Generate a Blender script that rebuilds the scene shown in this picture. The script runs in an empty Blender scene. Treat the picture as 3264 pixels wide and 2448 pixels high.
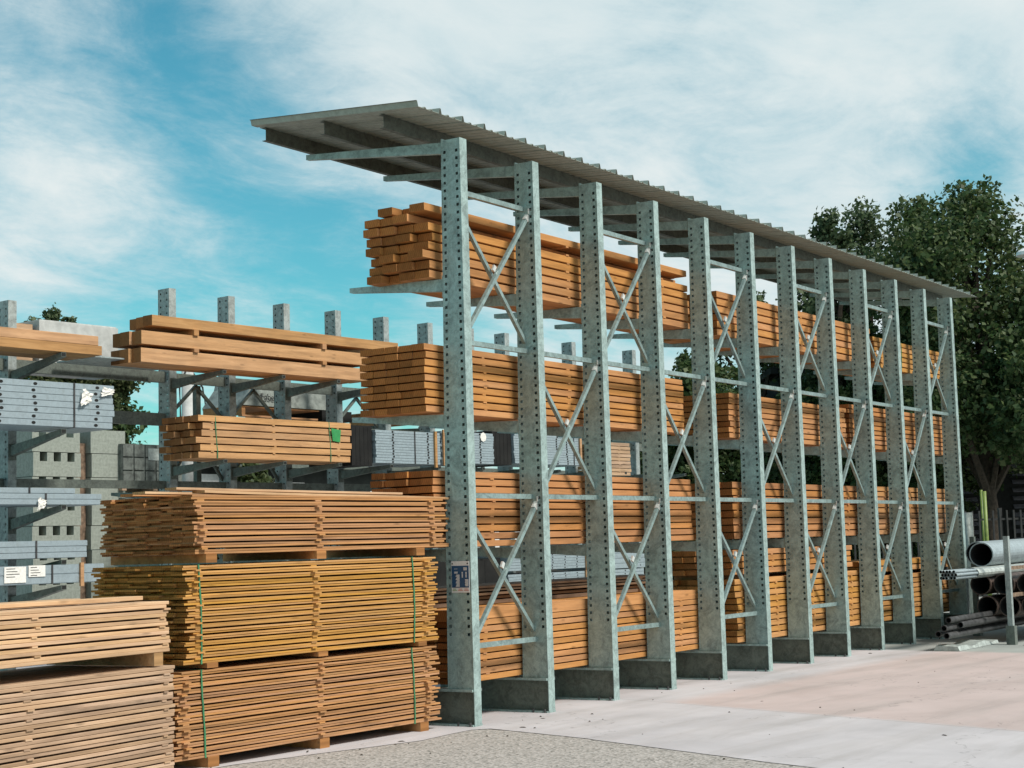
import bpy, math, random
import numpy as np
from mathutils import Vector, Matrix
random.seed(7)
R = random.Random(11)
scene = bpy.context.scene
COL = scene.collection
PI = math.pi

# ------------------------------------------------------------------ helpers
class MB:
    """collects verts / faces for one mesh"""
    def __init__(s):
        s.v = []; s.f = []; s.m = []
    def face(s, idx, m=0):
        s.f.append(tuple(idx)); s.m.append(m)
    def quad(s, pts, m=0):
        n = len(s.v); s.v += [tuple(p) for p in pts]; s.face(range(n, n + len(pts)), m)
    def box(s, x0, x1, y0, y1, z0, z1, m=0, mend=None):
        n = len(s.v)
        s.v += [(x, y, z) for x in (x0, x1) for y in (y0, y1) for z in (z0, z1)]
        me = m if mend is None else mend
        for q, k in (((0, 1, 3, 2), me), ((4, 6, 7, 5), me), ((0, 4, 5, 1), m), ((2, 3, 7, 6), m), ((0, 2, 6, 4), m), ((1, 5, 7, 3), m)):
            s.face([n + i for i in q], k)
    def hexa(s, p, m=0, mcap=None):
        """p: 8 points: 4 of one end (loop), 4 of the other"""
        n = len(s.v); s.v += [tuple(a) for a in p]
        mc = m if mcap is None else mcap
        s.face([n + 3, n + 2, n + 1, n], m); s.face([n + 4, n + 5, n + 6, n + 7], mc)
        for i in range(4):
            j = (i + 1) % 4
            s.face([n + i, n + j, n + 4 + j, n + 4 + i], m)
    def bar(s, a, b, w, h, m=0, up=(0, 0, 1), mcap=None):
        a = Vector(a); b = Vector(b); d = (b - a).normalized()
        u = Vector(up); r = d.cross(u)
        if r.length < 1e-4: r = d.cross(Vector((0, 1, 0)))
        r.normalize(); u = r.cross(d)
        c = [(-w / 2, -h / 2), (w / 2, -h / 2), (w / 2, h / 2), (-w / 2, h / 2)]
        s.hexa([a + r * x + u * y for x, y in c] + [b + r * x + u * y for x, y in c], m, mcap)
    def tube(s, pts, r, n=8, m=0, cap=True):
        pts = [Vector(p) for p in pts]; rs = r if isinstance(r, (list, tuple)) else [r] * len(pts)
        prev = None
        for k, p in enumerate(pts):
            d = (pts[min(k + 1, len(pts) - 1)] - pts[max(k - 1, 0)]).normalized()
            x = d.cross(Vector((0, 0, 1)))
            if x.length < 1e-3: x = d.cross(Vector((0, 1, 0)))
            x.normalize(); y = d.cross(x)
            base = len(s.v)
            s.v += [tuple(p + (x * math.cos(2 * PI * i / n) + y * math.sin(2 * PI * i / n)) * rs[k]) for i in range(n)]
            if prev is not None:
                for i in range(n):
                    j = (i + 1) % n
                    s.face([prev + i, prev + j, base + j, base + i], m)
            elif cap: s.face(range(base + n - 1, base - 1, -1), m)
            prev = base
        if cap: s.face(range(prev, prev + n), m)
    def pipe(s, a, b, r, t, n=20, m=0, mi=1):
        """hollow pipe along a-b"""
        a = Vector(a); b = Vector(b); d = (b - a).normalized()
        x = d.cross(Vector((0, 0, 1))).normalized(); y = d.cross(x)
        rings = []
        for p, rr in ((a, r), (b, r), (b, r - t), (a, r - t)):
            rings.append(len(s.v))
            s.v += [tuple(p + (x * math.cos(2 * PI * i / n) + y * math.sin(2 * PI * i / n)) * rr) for i in range(n)]
        for k in range(4):
            p, q = rings[k], rings[(k + 1) % 4]
            for i in range(n):
                j = (i + 1) % n
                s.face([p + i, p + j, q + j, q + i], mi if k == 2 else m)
    def build(s, name, mats, parent=None, loc=None, rz=None, smooth=False):
        me = bpy.data.meshes.new(name)
        me.from_pydata(s.v, [], s.f)
        mats = mats if isinstance(mats, (list, tuple)) else [mats]
        for m in mats: me.materials.append(m)
        if len(mats) > 1: me.polygons.foreach_set('material_index', s.m)
        if smooth: me.polygons.foreach_set('use_smooth', [True] * len(me.polygons))
        me.update()
        o = bpy.data.objects.new(name, me); COL.objects.link(o)
        if parent is not None: o.parent = parent
        if loc is not None: o.location = loc
        if rz is not None: o.rotation_euler = (0, 0, rz)
        return o

def tag(o, label=None, cat=None, group=None, kind=None):
    if label: o['label'] = label
    if cat: o['category'] = cat
    if group: o['group'] = group
    if kind: o['kind'] = kind
    return o

def thing(name, label, cat, loc=(0, 0, 0), rz=0.0, group=None):
    o = bpy.data.objects.new(name, None); COL.objects.link(o)
    o.location = loc; o.rotation_euler = (0, 0, rz)
    o.empty_display_size = 0.1
    return tag(o, label, cat, group)

def dup_obj(o, parent):
    c = o.copy(); COL.objects.link(c); c.parent = parent
    return c

# ------------------------------------------------------------------ materials
def new_mat(name):
    m = bpy.data.materials.new(name); m.use_nodes = True
    nt = m.node_tree
    return m, nt, nt.nodes, nt.links, nt.nodes['Principled BSDF']

def nd(nodes, typ, **kw):
    n = nodes.new(typ)
    for k, v in kw.items(): setattr(n, k, v)
    return n

def mixc(nodes, links, fac, a, b, mode='MIX'):
    n = nodes.new('ShaderNodeMix'); n.data_type = 'RGBA'; n.blend_type = mode
    for sock, val in ((n.inputs[0], fac), (n.inputs[6], a), (n.inputs[7], b)):
        if hasattr(val, 'is_linked') or hasattr(val, 'links'): links.new(val, sock)
        elif isinstance(val, (int, float)): sock.default_value = val
        else: sock.default_value = (*val, 1)
    return n.outputs[2]

def math_n(nodes, links, op, a, b=None, c=None, clamp=False):
    n = nodes.new('ShaderNodeMath'); n.operation = op; n.use_clamp = clamp
    for i, v in enumerate((a, b, c)):
        if v is None: continue
        if isinstance(v, (int, float)): n.inputs[i].default_value = v
        else: links.new(v, n.inputs[i])
    return n.outputs[0]

def ramp(nodes, links, val, stops):
    n = nodes.new('ShaderNodeValToRGB'); cr = n.color_ramp
    while len(cr.elements) > 1: cr.elements.remove(cr.elements[-1])
    cr.elements[0].position = stops[0][0]; cr.elements[0].color = (*stops[0][1], 1)
    for p, c in stops[1:]:
        e = cr.elements.new(p); e.color = (*c, 1)
    links.new(val, n.inputs[0])
    return n.outputs[0]

def maprange(nodes, links, v, a, b, c=0.0, d=1.0):
    n = nodes.new('ShaderNodeMapRange')
    links.new(v, n.inputs[0])
    for i, x in enumerate((a, b, c, d)): n.inputs[i + 1].default_value = x
    return n.outputs[0]

def noise(nodes, links, vec, scale, detail=4, rough=0.55, dist=0.0):
    n = nodes.new('ShaderNodeTexNoise'); n.inputs['Scale'].default_value = scale
    n.inputs['Detail'].default_value = detail; n.inputs['Roughness'].default_value = rough
    n.inputs['Distortion'].default_value = dist
    if vec is not None: links.new(vec, n.inputs['Vector'])
    return n.outputs['Fac']

def mapping(nodes, links, vec, scale=(1, 1, 1), loc=(0, 0, 0), rot=(0, 0, 0)):
    n = nodes.new('ShaderNodeMapping')
    n.inputs['Scale'].default_value = scale; n.inputs['Location'].default_value = loc; n.inputs['Rotation'].default_value = rot
    links.new(vec, n.inputs['Vector'])
    return n.outputs['Vector']

def wood_pair(name, c_dark, c_mid, c_light, end_c, grey=0.0, rough=0.75, knots=0.5):
    """long-grain material and end-grain material; grain runs along local X, each board gets its own tone"""
    m, nt, N, L, B = new_mat(name)
    tc = N.new('ShaderNodeTexCoord'); oi = N.new('ShaderNodeObjectInfo'); ge = N.new('ShaderNodeNewGeometry')
    rnd = math_n(N, L, 'FRACT', math_n(N, L, 'ADD', oi.outputs['Random'], ge.outputs['Random Per Island']))
    off = N.new('ShaderNodeVectorMath'); off.operation = 'SCALE'; off.inputs[0].default_value = (37.3, 91.7, 53.1); L.new(rnd, off.inputs['Scale'])
    add = N.new('ShaderNodeVectorMath'); add.operation = 'ADD'; L.new(tc.outputs['Object'], add.inputs[0]); L.new(off.outputs[0], add.inputs[1])
    v = add.outputs[0]
    n1 = noise(N, L, mapping(N, L, v, (1.3, 16, 16)), 1.0, 5, 0.6, 0.4)
    n2 = noise(N, L, mapping(N, L, v, (4, 90, 90)), 1.0, 3, 0.6)
    col = ramp(N, L, n1, [(0.36, c_dark), (0.5, c_mid), (0.66, c_light)])
    col = mixc(N, L, math_n(N, L, 'MULTIPLY', n2, 0.5), col, tuple(c * 0.62 for c in c_mid))
    # knots
    vo = N.new('ShaderNodeTexVoronoi'); vo.inputs['Scale'].default_value = 1.0
    L.new(mapping(N, L, v, (2.6, 9, 9)), vo.inputs['Vector'])
    k = maprange(N, L, vo.outputs['Distance'], 0.05, 0.16, 1.0, 0.0)
    col = mixc(N, L, math_n(N, L, 'MULTIPLY', k, knots), col, tuple(c * 0.35 for c in c_mid))
    # weathering / dirt blotches
    n3 = noise(N, L, mapping(N, L, v, (1.6, 5, 5)), 1.0, 4, 0.6)
    g = maprange(N, L, n3, 0.5, 0.72, 0.0, 0.25 + grey)
    col = mixc(N, L, g, col, (0.17, 0.12, 0.08))
    # tone per board
    val = maprange(N, L, rnd, 0, 1, 0.86, 1.13)
    r2 = math_n(N, L, 'FRACT', math_n(N, L, 'MULTIPLY', rnd, 17.31))
    hs = N.new('ShaderNodeHueSaturation'); L.new(col, hs.inputs['Color']); L.new(val, hs.inputs['Value'])
    L.new(maprange(N, L, r2, 0, 1, 0.4965, 0.5015), hs.inputs['Hue']); L.new(maprange(N, L, r2, 0, 1, 0.94, 1.06), hs.inputs['Saturation'])
    L.new(hs.outputs[0], B.inputs['Base Color']); B.inputs['Roughness'].default_value = rough
    B.inputs['Specular IOR Level'].default_value = 0.25
    bp = N.new('ShaderNodeBump'); bp.inputs['Strength'].default_value = 0.25; bp.inputs['Distance'].default_value = 0.004
    L.new(n2, bp.inputs['Height']); L.new(bp.outputs[0], B.inputs['Normal'])
    # end grain
    e, nt, N, L, B = new_mat(name + '_end')
    tc = N.new('ShaderNodeTexCoord'); oi = N.new('ShaderNodeObjectInfo'); ge = N.new('ShaderNodeNewGeometry')
    rnd = math_n(N, L, 'FRACT', math_n(N, L, 'ADD', oi.outputs['Random'], ge.outputs['Random Per Island']))
    off = N.new('ShaderNodeVectorMath'); off.operation = 'SCALE'; off.inputs[0].default_value = (0.0, 31.7, 13.1); L.new(rnd, off.inputs['Scale'])
    add = N.new('ShaderNodeVectorMath'); add.operation = 'ADD'; L.new(tc.outputs['Object'], add.inputs[0]); L.new(off.outputs[0], add.inputs[1])
    w = N.new('ShaderNodeTexWave'); w.wave_type = 'RINGS'; w.rings_direction = 'X'; w.inputs['Scale'].default_value = 14; w.inputs['Distortion'].default_value = 3; w.inputs['Detail'].default_value = 2
    L.new(mapping(N, L, add.outputs[0], (0.02, 1, 1)), w.inputs['Vector'])
    n1 = noise(N, L, mapping(N, L, add.outputs[0], (0.2, 25, 25)), 1.0, 4)
    col = mixc(N, L, w.outputs['Fac'], tuple(c * 0.8 for c in end_c), tuple(c * 1.1 for c in end_c))
    col = mixc(N, L, maprange(N, L, n1, 0.45, 0.75, 0, 0.5), col, tuple(c * 0.5 for c in end_c))
    hs = N.new('ShaderNodeHueSaturation'); L.new(col, hs.inputs['Color']); L.new(maprange(N, L, rnd, 0, 1, 0.72, 1.25), hs.inputs['Value'])
    L.new(hs.outputs[0], B.inputs['Base Color']); B.inputs['Roughness'].default_value = 0.85
    B.inputs['Specular IOR Level'].default_value = 0.15
    return [m, e]

def galv(name, base=(0.285, 0.38, 0.36), metal=0.12, rough=0.48, spangle=1.0):
    m, nt, N, L, B = new_mat(name)
    tc = N.new('ShaderNodeTexCoord'); oi = N.new('ShaderNodeObjectInfo')
    off = N.new('ShaderNodeVectorMath'); off.operation = 'SCALE'; off.inputs[0].default_value = (7.3, 5.1, 9.7); L.new(oi.outputs['Random'], off.inputs['Scale'])
    add = N.new('ShaderNodeVectorMath'); add.operation = 'ADD'; L.new(tc.outputs['Object'], add.inputs[0]); L.new(off.outputs[0], add.inputs[1])
    v = add.outputs[0]
    big = noise(N, L, v, 8.0, 6, 0.65, 1.2)
    mid = noise(N, L, v, 24.0, 4, 0.6, 1.4)
    fine = noise(N, L, v, 120.0, 2, 0.5)
    f = math_n(N, L, 'ADD', math_n(N, L, 'MULTIPLY', big, 0.55), math_n(N, L, 'ADD', math_n(N, L, 'MULTIPLY', mid, 0.3), math_n(N, L, 'MULTIPLY', fine, 0.15)))
    lo = 0.5 - 0.10; hi = 0.5 + 0.10
    k = 0.30 * spangle
    col = ramp(N, L, f, [(lo, tuple(c * (1 - 1.15 * k) for c in base)), (0.5, base), (hi, tuple(min(1, c * (1 + k)) for c in base))])
    st = noise(N, L, mapping(N, L, v, (14, 14, 1.2)), 1.0, 4, 0.6)
    col = mixc(N, L, maprange(N, L, st, 0.55, 0.75, 0, 0.35), col, (base[0] * 0.7, base[1] * 0.66, base[2] * 0.58))
    L.new(col, B.inputs['Base Color'])
    B.inputs['Metallic'].default_value = metal
    L.new(maprange(N, L, f, lo, hi, rough + 0.1, rough - 0.08), B.inputs['Roughness'])
    bp = N.new('ShaderNodeBump'); bp.inputs['Strength'].default_value = 0.12; bp.inputs['Distance'].default_value = 0.003
    L.new(mid, bp.inputs['Height']); L.new(bp.outputs[0], B.inputs['Normal'])
    return m

def plain(name, c, rough=0.6, metal=0.0, var=0.2, scale=12.0, c2=None):
    m, nt, N, L, B = new_mat(name)
    tc = N.new('ShaderNodeTexCoord')
    f = noise(N, L, tc.outputs['Object'], scale, 5, 0.6, 0.3)
    c2 = c2 or tuple(x * (1 - var * 1.4) for x in c)
    col = ramp(N, L, f, [(0.35, c2), (0.65, tuple(min(1, x * (1 + var)) for x in c))])
    L.new(col, B.inputs['Base Color']); B.inputs['Roughness'].default_value = rough; B.inputs['Metallic'].default_value = metal
    return m

W_JOIST = wood_pair('joist_wood', (0.396, 0.191, 0.07), (0.535, 0.258, 0.094), (0.642, 0.325, 0.124), (0.36, 0.138, 0.04), knots=0.65)
W_JOIST2 = wood_pair('joist_wood_brown', (0.366, 0.169, 0.061), (0.495, 0.228, 0.083), (0.594, 0.287, 0.11), (0.32, 0.112, 0.033), knots=0.65)
W_YEL = wood_pair('yellow_wood', (0.385, 0.198, 0.053), (0.52, 0.268, 0.072), (0.624, 0.338, 0.095), (0.36, 0.16, 0.035), knots=0.5)
W_BRN = wood_pair('brown_wood', (0.344, 0.175, 0.073), (0.465, 0.236, 0.098), (0.558, 0.297, 0.129), (0.33, 0.14, 0.048), knots=0.6)
W_PNK = wood_pair('pink_wood', (0.351, 0.18, 0.075), (0.475, 0.243, 0.102), (0.57, 0.306, 0.135), (0.34, 0.155, 0.055), grey=0.12, knots=0.65)
W_PALE = wood_pair('pale_wood', (0.433, 0.277, 0.159), (0.585, 0.375, 0.215), (0.702, 0.473, 0.284), (0.44, 0.26, 0.12), knots=0.5)
W_GREY = wood_pair('greyed_wood', (0.363, 0.24, 0.152), (0.49, 0.325, 0.205), (0.588, 0.41, 0.271), (.34, .21, .11), grey=0.35, knots=0.6)
W_OLD = wood_pair('old_plank_wood', (0.148, 0.092, 0.056), (0.2, 0.125, 0.075), (0.24, 0.158, 0.099), (0.14, 0.08, 0.04), grey=0.5, knots=0.4)
W_GOLD = wood_pair('golden_wood', (0.389, 0.196, 0.063), (0.525, 0.265, 0.085), (0.63, 0.334, 0.112), (0.36, 0.15, 0.04), knots=0.6)
W_BEAM = wood_pair('beam_wood', (0.407, 0.226, 0.102), (0.55, 0.305, 0.138), (0.66, 0.384, 0.182), (0.29, 0.135, 0.052), knots=0.5)
GALV = galv('galvanised_steel')
GALV_LT = galv('bright_galvanised_steel', (0.36, 0.42, 0.42), 0.3, 0.42)
GALV_DK = galv('dark_galvanised_steel', (0.125, 0.145, 0.125), 0.15, 0.55)  # darker tone; on the rear arms it paints in shade from their neighbours
GALV_BG = galv('weathered_galvanised_steel', (0.30, 0.34, 0.33), 0.1, 0.5)
ROOF = galv('roof_sheet_steel', (0.29, 0.325, 0.28), 0.1, 0.55, 0.4)
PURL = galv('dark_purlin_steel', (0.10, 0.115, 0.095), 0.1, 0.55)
FOOT = galv('dark_foot_steel', (0.125, 0.14, 0.115), 0.1, 0.6)  # foot beam web, darker than its flanges
BRACE = galv('brace_steel', (0.225, 0.305, 0.295), 0.2, 0.42)
PROF = galv('profile_steel', (0.33, 0.40, 0.43), 0.2, 0.45, 0.4)
PIPE = galv('pipe_steel', (0.32, 0.38, 0.40), 0.25, 0.4, 0.6)
BOLT = plain('zinc_bolt', (0.75, 0.75, 0.72), 0.35, 0.5, 0.1)
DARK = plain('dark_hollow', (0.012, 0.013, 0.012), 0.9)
NEARBLACK = plain('near_black', (0.008, 0.008, 0.007), 0.95, 0, 0.5, 3.0)
BROWNP = plain('brown_pipe', (0.075, 0.05, 0.04), 0.6, 0, 0.4, 8)
DKPIPE = plain('dark_pipe', (0.05, 0.05, 0.05), 0.5, 0, 0.4, 8)
RUST = plain('rusty_steel', (0.22, 0.15, 0.10), 0.75, 0.1, 0.35, 10)
GREEN = plain('green_strap', (0.035, 0.20, 0.09), 0.45, 0, 0.15)
GREENT = plain('green_tag', (0.04, 0.30, 0.09), 0.5, 0, 0.1)
PAPER = plain('white_paper', (0.82, 0.80, 0.74), 0.7, 0, 0.08, 30)
FOIL = plain('plastic_foil', (0.40, 0.44, 0.41), 0.3, 0, 0.2, 14)
HOOD = plain('dusty_plastic_hood', (0.24, 0.265, 0.24), 0.4, 0, 0.3, 6)
FOILDK = plain('grey_wrapped_paving', (0.135, 0.15, 0.135), 0.45, 0, 0.35, 9)
BLOCK = plain('concrete_block', (0.30, 0.33, 0.285), 0.9, 0, 0.12, 20)
CONC = plain('pale_concrete', (0.47, 0.48, 0.46), 0.9, 0, 0.14, 5)
CONCB = plain('bluish_panel', (0.36, 0.44, 0.46), 0.7, 0, 0.1, 5)
SIGNB = plain('sign_blue', (0.02, 0.075, 0.16), 0.4, 0, 0.1, 30)
SIGNW = plain('sign_white', (0.75, 0.72, 0.70), 0.4, 0, 0.06, 60)
SIGNR = plain('sign_red', (0.50, 0.10, 0.08), 0.4, 0, 0.1, 60)
SIGNG = plain('sign_green', (0.20, 0.32, 0.12), 0.4, 0, 0.1, 60)
BLACK = plain('black_print', (0.02, 0.02, 0.02), 0.5)
YGREEN = plain('yellow_green_paint', (0.16, 0.22, 0.04), 0.5, 0, 0.2)
GREYP = plain('grey_post', (0.38, 0.40, 0.36), 0.6)
FENCEM = plain('shaded_fence_steel', (0.03, 0.03, 0.028), 0.6, 0.2)  # fence colour darkened to carry the shade of the trees
SLAT = plain('grey_violet_slat', (0.19, 0.18, 0.20), 0.6)
HALLW = plain('dark_hall_wall', (0.035, 0.038, 0.034), 0.9, 0, 0.25, 2.0)
SHEDW = plain('dark_shed', (0.02, 0.021, 0.02), 0.9)
WHITEP = plain('white_paint', (0.78, 0.78, 0.76), 0.45, 0, 0.06)
TAN = plain('tan_frame', (0.45, 0.34, 0.22), 0.7)
BARK = plain('bark', (0.055, 0.042, 0.03), 0.95, 0, 0.35, 12)

def leaf_mat(name, a, b, c):
    m, nt, N, L, B = new_mat(name)
    ge = N.new('ShaderNodeNewGeometry')
    tc = N.new('ShaderNodeTexCoord')
    n = noise(N, L, tc.outputs['Object'], 0.9, 3, 0.6)
    f = math_n(N, L, 'ADD', math_n(N, L, 'MULTIPLY', ge.outputs['Random Per Island'], 0.6), math_n(N, L, 'MULTIPLY', n, 0.5))
    col = ramp(N, L, f, [(0.2, a), (0.55, b), (0.9, c)])
    L.new(col, B.inputs['Base Color']); B.inputs['Roughness'].default_value = 0.55
    B.inputs['Specular IOR Level'].default_value = 0.3
    tr = N.new('ShaderNodeBsdfTranslucent'); L.new(col, tr.inputs['Color'])
    mx = N.new('ShaderNodeMixShader'); mx.inputs[0].default_value = 0.38
    L.new(B.outputs[0], mx.inputs[1]); L.new(tr.outputs[0], mx.inputs[2])
    L.new(mx.outputs[0], N['Material Output'].inputs['Surface'])
    return m
LEAF = leaf_mat('leaf_dark', (0.026, 0.054, 0.018), (0.055, 0.096, 0.030), (0.15, 0.18, 0.075))
LEAF2 = leaf_mat('leaf_mid', (0.035, 0.058, 0.022), (0.075, 0.105, 0.036), (0.18, 0.19, 0.085))
LEAF3 = leaf_mat('leaf_blue_green', (0.036, 0.068, 0.030), (0.075, 0.115, 0.05), (0.17, 0.21, 0.11))

# ------------------------------------------------------------------ camera
S = 1.2
yaw, pitch, roll = 0.5928, 0.0998, -0.0296
fw = Vector((math.cos(pitch) * math.cos(yaw), math.cos(pitch) * math.sin(yaw), math.sin(pitch)))
r0 = Vector((math.sin(yaw), -math.cos(yaw), 0)); u0 = r0.cross(fw)
rr = r0 * math.cos(roll) + u0 * math.sin(roll); uu = -r0 * math.sin(roll) + u0 * math.cos(roll)
cam = bpy.data.cameras.new('camera'); cam.sensor_width = 36; cam.lens = 5149.97 / 3264 * 36
cam.clip_start = 0.1; cam.clip_end = 2000
co = bpy.data.objects.new('camera', cam); COL.objects.link(co)
M = Matrix((rr, uu, -fw)).transposed().to_4x4(); M.translation = (-11.7978, -8.3814, 1.56732)
co.matrix_world = M
scene.camera = co

# ------------------------------------------------------------------ light, sky
SUN_EL = math.radians(50)
sun_dir = Vector((0.10, -1.0, 0)).normalized() * math.cos(SUN_EL) + Vector((0, 0, math.sin(SUN_EL)))
sl = bpy.data.lights.new('sun', 'SUN'); sl.energy = 3.4; sl.angle = math.radians(13); sl.color = (1.0, 0.95, 0.88)
so = bpy.data.objects.new('sun', sl); COL.objects.link(so)
so.rotation_euler = (-sun_dir).to_track_quat('-Z', 'Y').to_euler()
so.location = (0, -20, 30)

world = bpy.data.worlds.new('World'); scene.world = world; world.use_nodes = True
N = world.node_tree.nodes; L = world.node_tree.links
bg = N['Background']
sky = N.new('ShaderNodeTexSky'); sky.sky_type = 'NISHITA'; sky.sun_disc = False
sky.sun_elevation = SUN_EL
sky.sun_rotation = math.atan2(sun_dir.x, sun_dir.y)
sky.air_density = 1.0; sky.dust_density = 0.6; sky.ozone_density = 1.5
tc = N.new('ShaderNodeTexCoord'); D = tc.outputs['Generated']
SKY_S = 0.084
blue = mixc(N, L, 1.0, sky.outputs[0], (0.47, 1.24, 1.10), 'MULTIPLY')
# clouds: streaky high layer, seen by direction (dir.xy / (z + k))
sep = N.new('ShaderNodeSeparateXYZ'); L.new(D, sep.inputs[0])
zz = math_n(N, L, 'ADD', math_n(N, L, 'MAXIMUM', sep.outputs['Z'], 0.0), 0.17)
cx = math_n(N, L, 'DIVIDE', sep.outputs['X'], zz); cy = math_n(N, L, 'DIVIDE', sep.outputs['Y'], zz)
cmb = N.new('ShaderNodeCombineXYZ'); L.new(cx, cmb.inputs[0]); L.new(cy, cmb.inputs[1])
cl = cmb.outputs[0]
CLOUD = dict(v=cl, x=cx, y=cy, z=sep.outputs['Z'])
nb = noise(N, L, mapping(N, L, cl, (0.8, 1.1, 1), (3.1, 1.7, 0), (0, 0, 0.5)), 1.0, 5, 0.55, 0.5)
ns = noise(N, L, mapping(N, L, cl, (2.3, 3.2, 1), (0.3, 5.2, 0), (0, 0, 0.62)), 1.0, 9, 0.64, 0.5)
nf = noise(N, L, mapping(N, L, cl, (8, 10, 1), (2.3, 1.2, 0), (0, 0, 0.62)), 1.0, 8, 0.7, 0.4)
# where the banks of cloud and the blue gaps stand in the sky (directions), then broken up by noise
def gap(d, w, s_):
    dn = N.new('ShaderNodeVectorMath'); dn.operation = 'DOT_PRODUCT'; L.new(D, dn.inputs[0]); dn.inputs[1].default_value = d
    e = math_n(N, L, 'EXPONENT', math_n(N, L, 'DIVIDE', math_n(N, L, 'SUBTRACT', dn.outputs['Value'], 1.0), s_))
    return math_n(N, L, 'MULTIPLY', e, w)
dr = N.new('ShaderNodeVectorMath'); dr.operation = 'DOT_PRODUCT'; L.new(D, dr.inputs[0]); dr.inputs[1].default_value = tuple(rr)
zc = math_n(N, L, 'SUBTRACT', math_n(N, L, 'MINIMUM', sep.outputs['Z'], 0.36), math_n(N, L, 'MAXIMUM', math_n(N, L, 'SUBTRACT', sep.outputs['Z'], 0.42), 0.0))  # cloud thinned high overhead, out of view, to lower the sky fill
f = math_n(N, L, 'ADD', math_n(N, L, 'MULTIPLY', math_n(N, L, 'MAXIMUM', dr.outputs['Value'], -0.6), 1.0), math_n(N, L, 'MULTIPLY', zc, 1.5))
f = math_n(N, L, 'ADD', f, 0.40)
for d, w, s_ in (((0.7477, 0.6398, 0.1781), -0.48, 0.0040), ((0.7162, 0.6634, 0.2168), -0.15, 0.0030), ((0.6546, 0.6892, 0.3106), -0.55, 0.0011), ((0.6933, 0.6712, 0.2623), -0.25, 0.0012), ((0.9344, 0.2974, 0.1961), -0.75, 0.0014),
                 ((0.6313, 0.7474, 0.2068), 0.42, 0.0020), ((0.6023, 0.7368, 0.3072), -0.12, 0.0012), ((0.7581, 0.5723, 0.3126), 0.12, 0.004), ((0.6635, 0.7317, 0.156), -0.3, 0.001), ((0.8145, 0.5286, 0.2392), -0.05, 0.001)):
    f = math_n(N, L, 'ADD', f, gap(d, w, s_))
for nz, k in ((nb, 0.8), (ns, 1.25), (nf, 0.75)):
    f = math_n(N, L, 'ADD', f, math_n(N, L, 'MULTIPLY', math_n(N, L, 'SUBTRACT', nz, 0.5), k))
mr = N.new('ShaderNodeMapRange'); mr.interpolation_type = 'SMOOTHSTEP'; L.new(f, mr.inputs[0])
for i_, v_ in enumerate((-0.12, 1.0, 0.0, 0.98)): mr.inputs[i_ + 1].default_value = v_
cf = mr.outputs[0]
cloudc = ramp(N, L, ns, [(0.32, (5.6, 7.0, 7.4)), (0.68, (7.6, 8.2, 8.2))])
fin = mixc(N, L, cf, blue, cloudc)
L.new(fin, bg.inputs['Color']); bg.inputs['Strength'].default_value = SKY_S

scene.view_settings.view_transform = 'Standard'; scene.view_settings.look = 'None'
scene.view_settings.gamma = 1; scene.view_settings.exposure = 0.32
scene.cycles.max_bounces = 6; scene.cycles.transparent_max_bounces = 8
scene.cycles.caustics_reflective = False; scene.cycles.caustics_refractive = False

# ------------------------------------------------------------------ ground
def poly_sheet(name, pts, z, mat):
    m = MB(); m.quad([(x, y, z) for x, y in pts]); return tag(m.build(name, mat), kind='structure')

def ground_mat(name, c1, c2, speck=0.0, scale=1.0, stain=0.4, stainc=(0.3, 0.28, 0.25), peb=False):
    m, nt, N, L, B = new_mat(name)
    ge = N.new('ShaderNodeNewGeometry'); P = ge.outputs['Position']
    n1 = noise(N, L, P, 1.1 * scale, 6, 0.6, 0.3)
    n2 = noise(N, L, mapping(N, L, P, (0.5, 3.0, 1), (0, 0, 0), (0, 0, 0.3)), 0.9, 5, 0.65, 0.5)
    n3 = noise(N, L, P, 70, 3, 0.7)
    col = mixc(N, L, maprange(N, L, n1, 0.35, 0.65), c2, c1)
    col = mixc(N, L, maprange(N, L, n2, 0.5, 0.75, 0, stain), col, stainc)
    if peb:
        vo = N.new('ShaderNodeTexVoronoi'); vo.inputs['Scale'].default_value = 48; L.new(P, vo.inputs['Vector'])
        pc = ramp(N, L, math_n(N, L, 'FRACT', math_n(N, L, 'MULTIPLY', vo.outputs['Color'], 3.7)), [(0.0, (0.09, 0.09, 0.08)), (0.16, (0.27, 0.25, 0.225)), (0.5, (0.38, 0.35, 0.32)), (1.0, (0.52, 0.48, 0.45))])
        col = mixc(N, L, 0.75, col, pc)
        edge = maprange(N, L, vo.outputs['Distance'], 0.45, 0.8, 0, 0.45)
        col = mixc(N, L, edge, col, (0.16, 0.16, 0.14))
    col = mixc(N, L, maprange(N, L, n3, 0.62, 0.78, 0, 0.35 + speck), col, (0.16, 0.15, 0.14))
    L.new(col, B.inputs['Base Color']); B.inputs['Roughness'].default_value = 0.9; B.inputs['Specular IOR Level'].default_value = 0.2
    bp = N.new('ShaderNodeBump'); bp.inputs['Strength'].default_value = 0.5 if peb else 0.25; bp.inputs['Distance'].default_value = 0.006
    L.new(vo.outputs['Distance'] if peb else n3, bp.inputs['Height']); L.new(bp.outputs[0], B.inputs['Normal'])
    return m
G_BASE = ground_mat('yard_ground', (0.30, 0.29, 0.26), (0.24, 0.235, 0.21))
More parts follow.
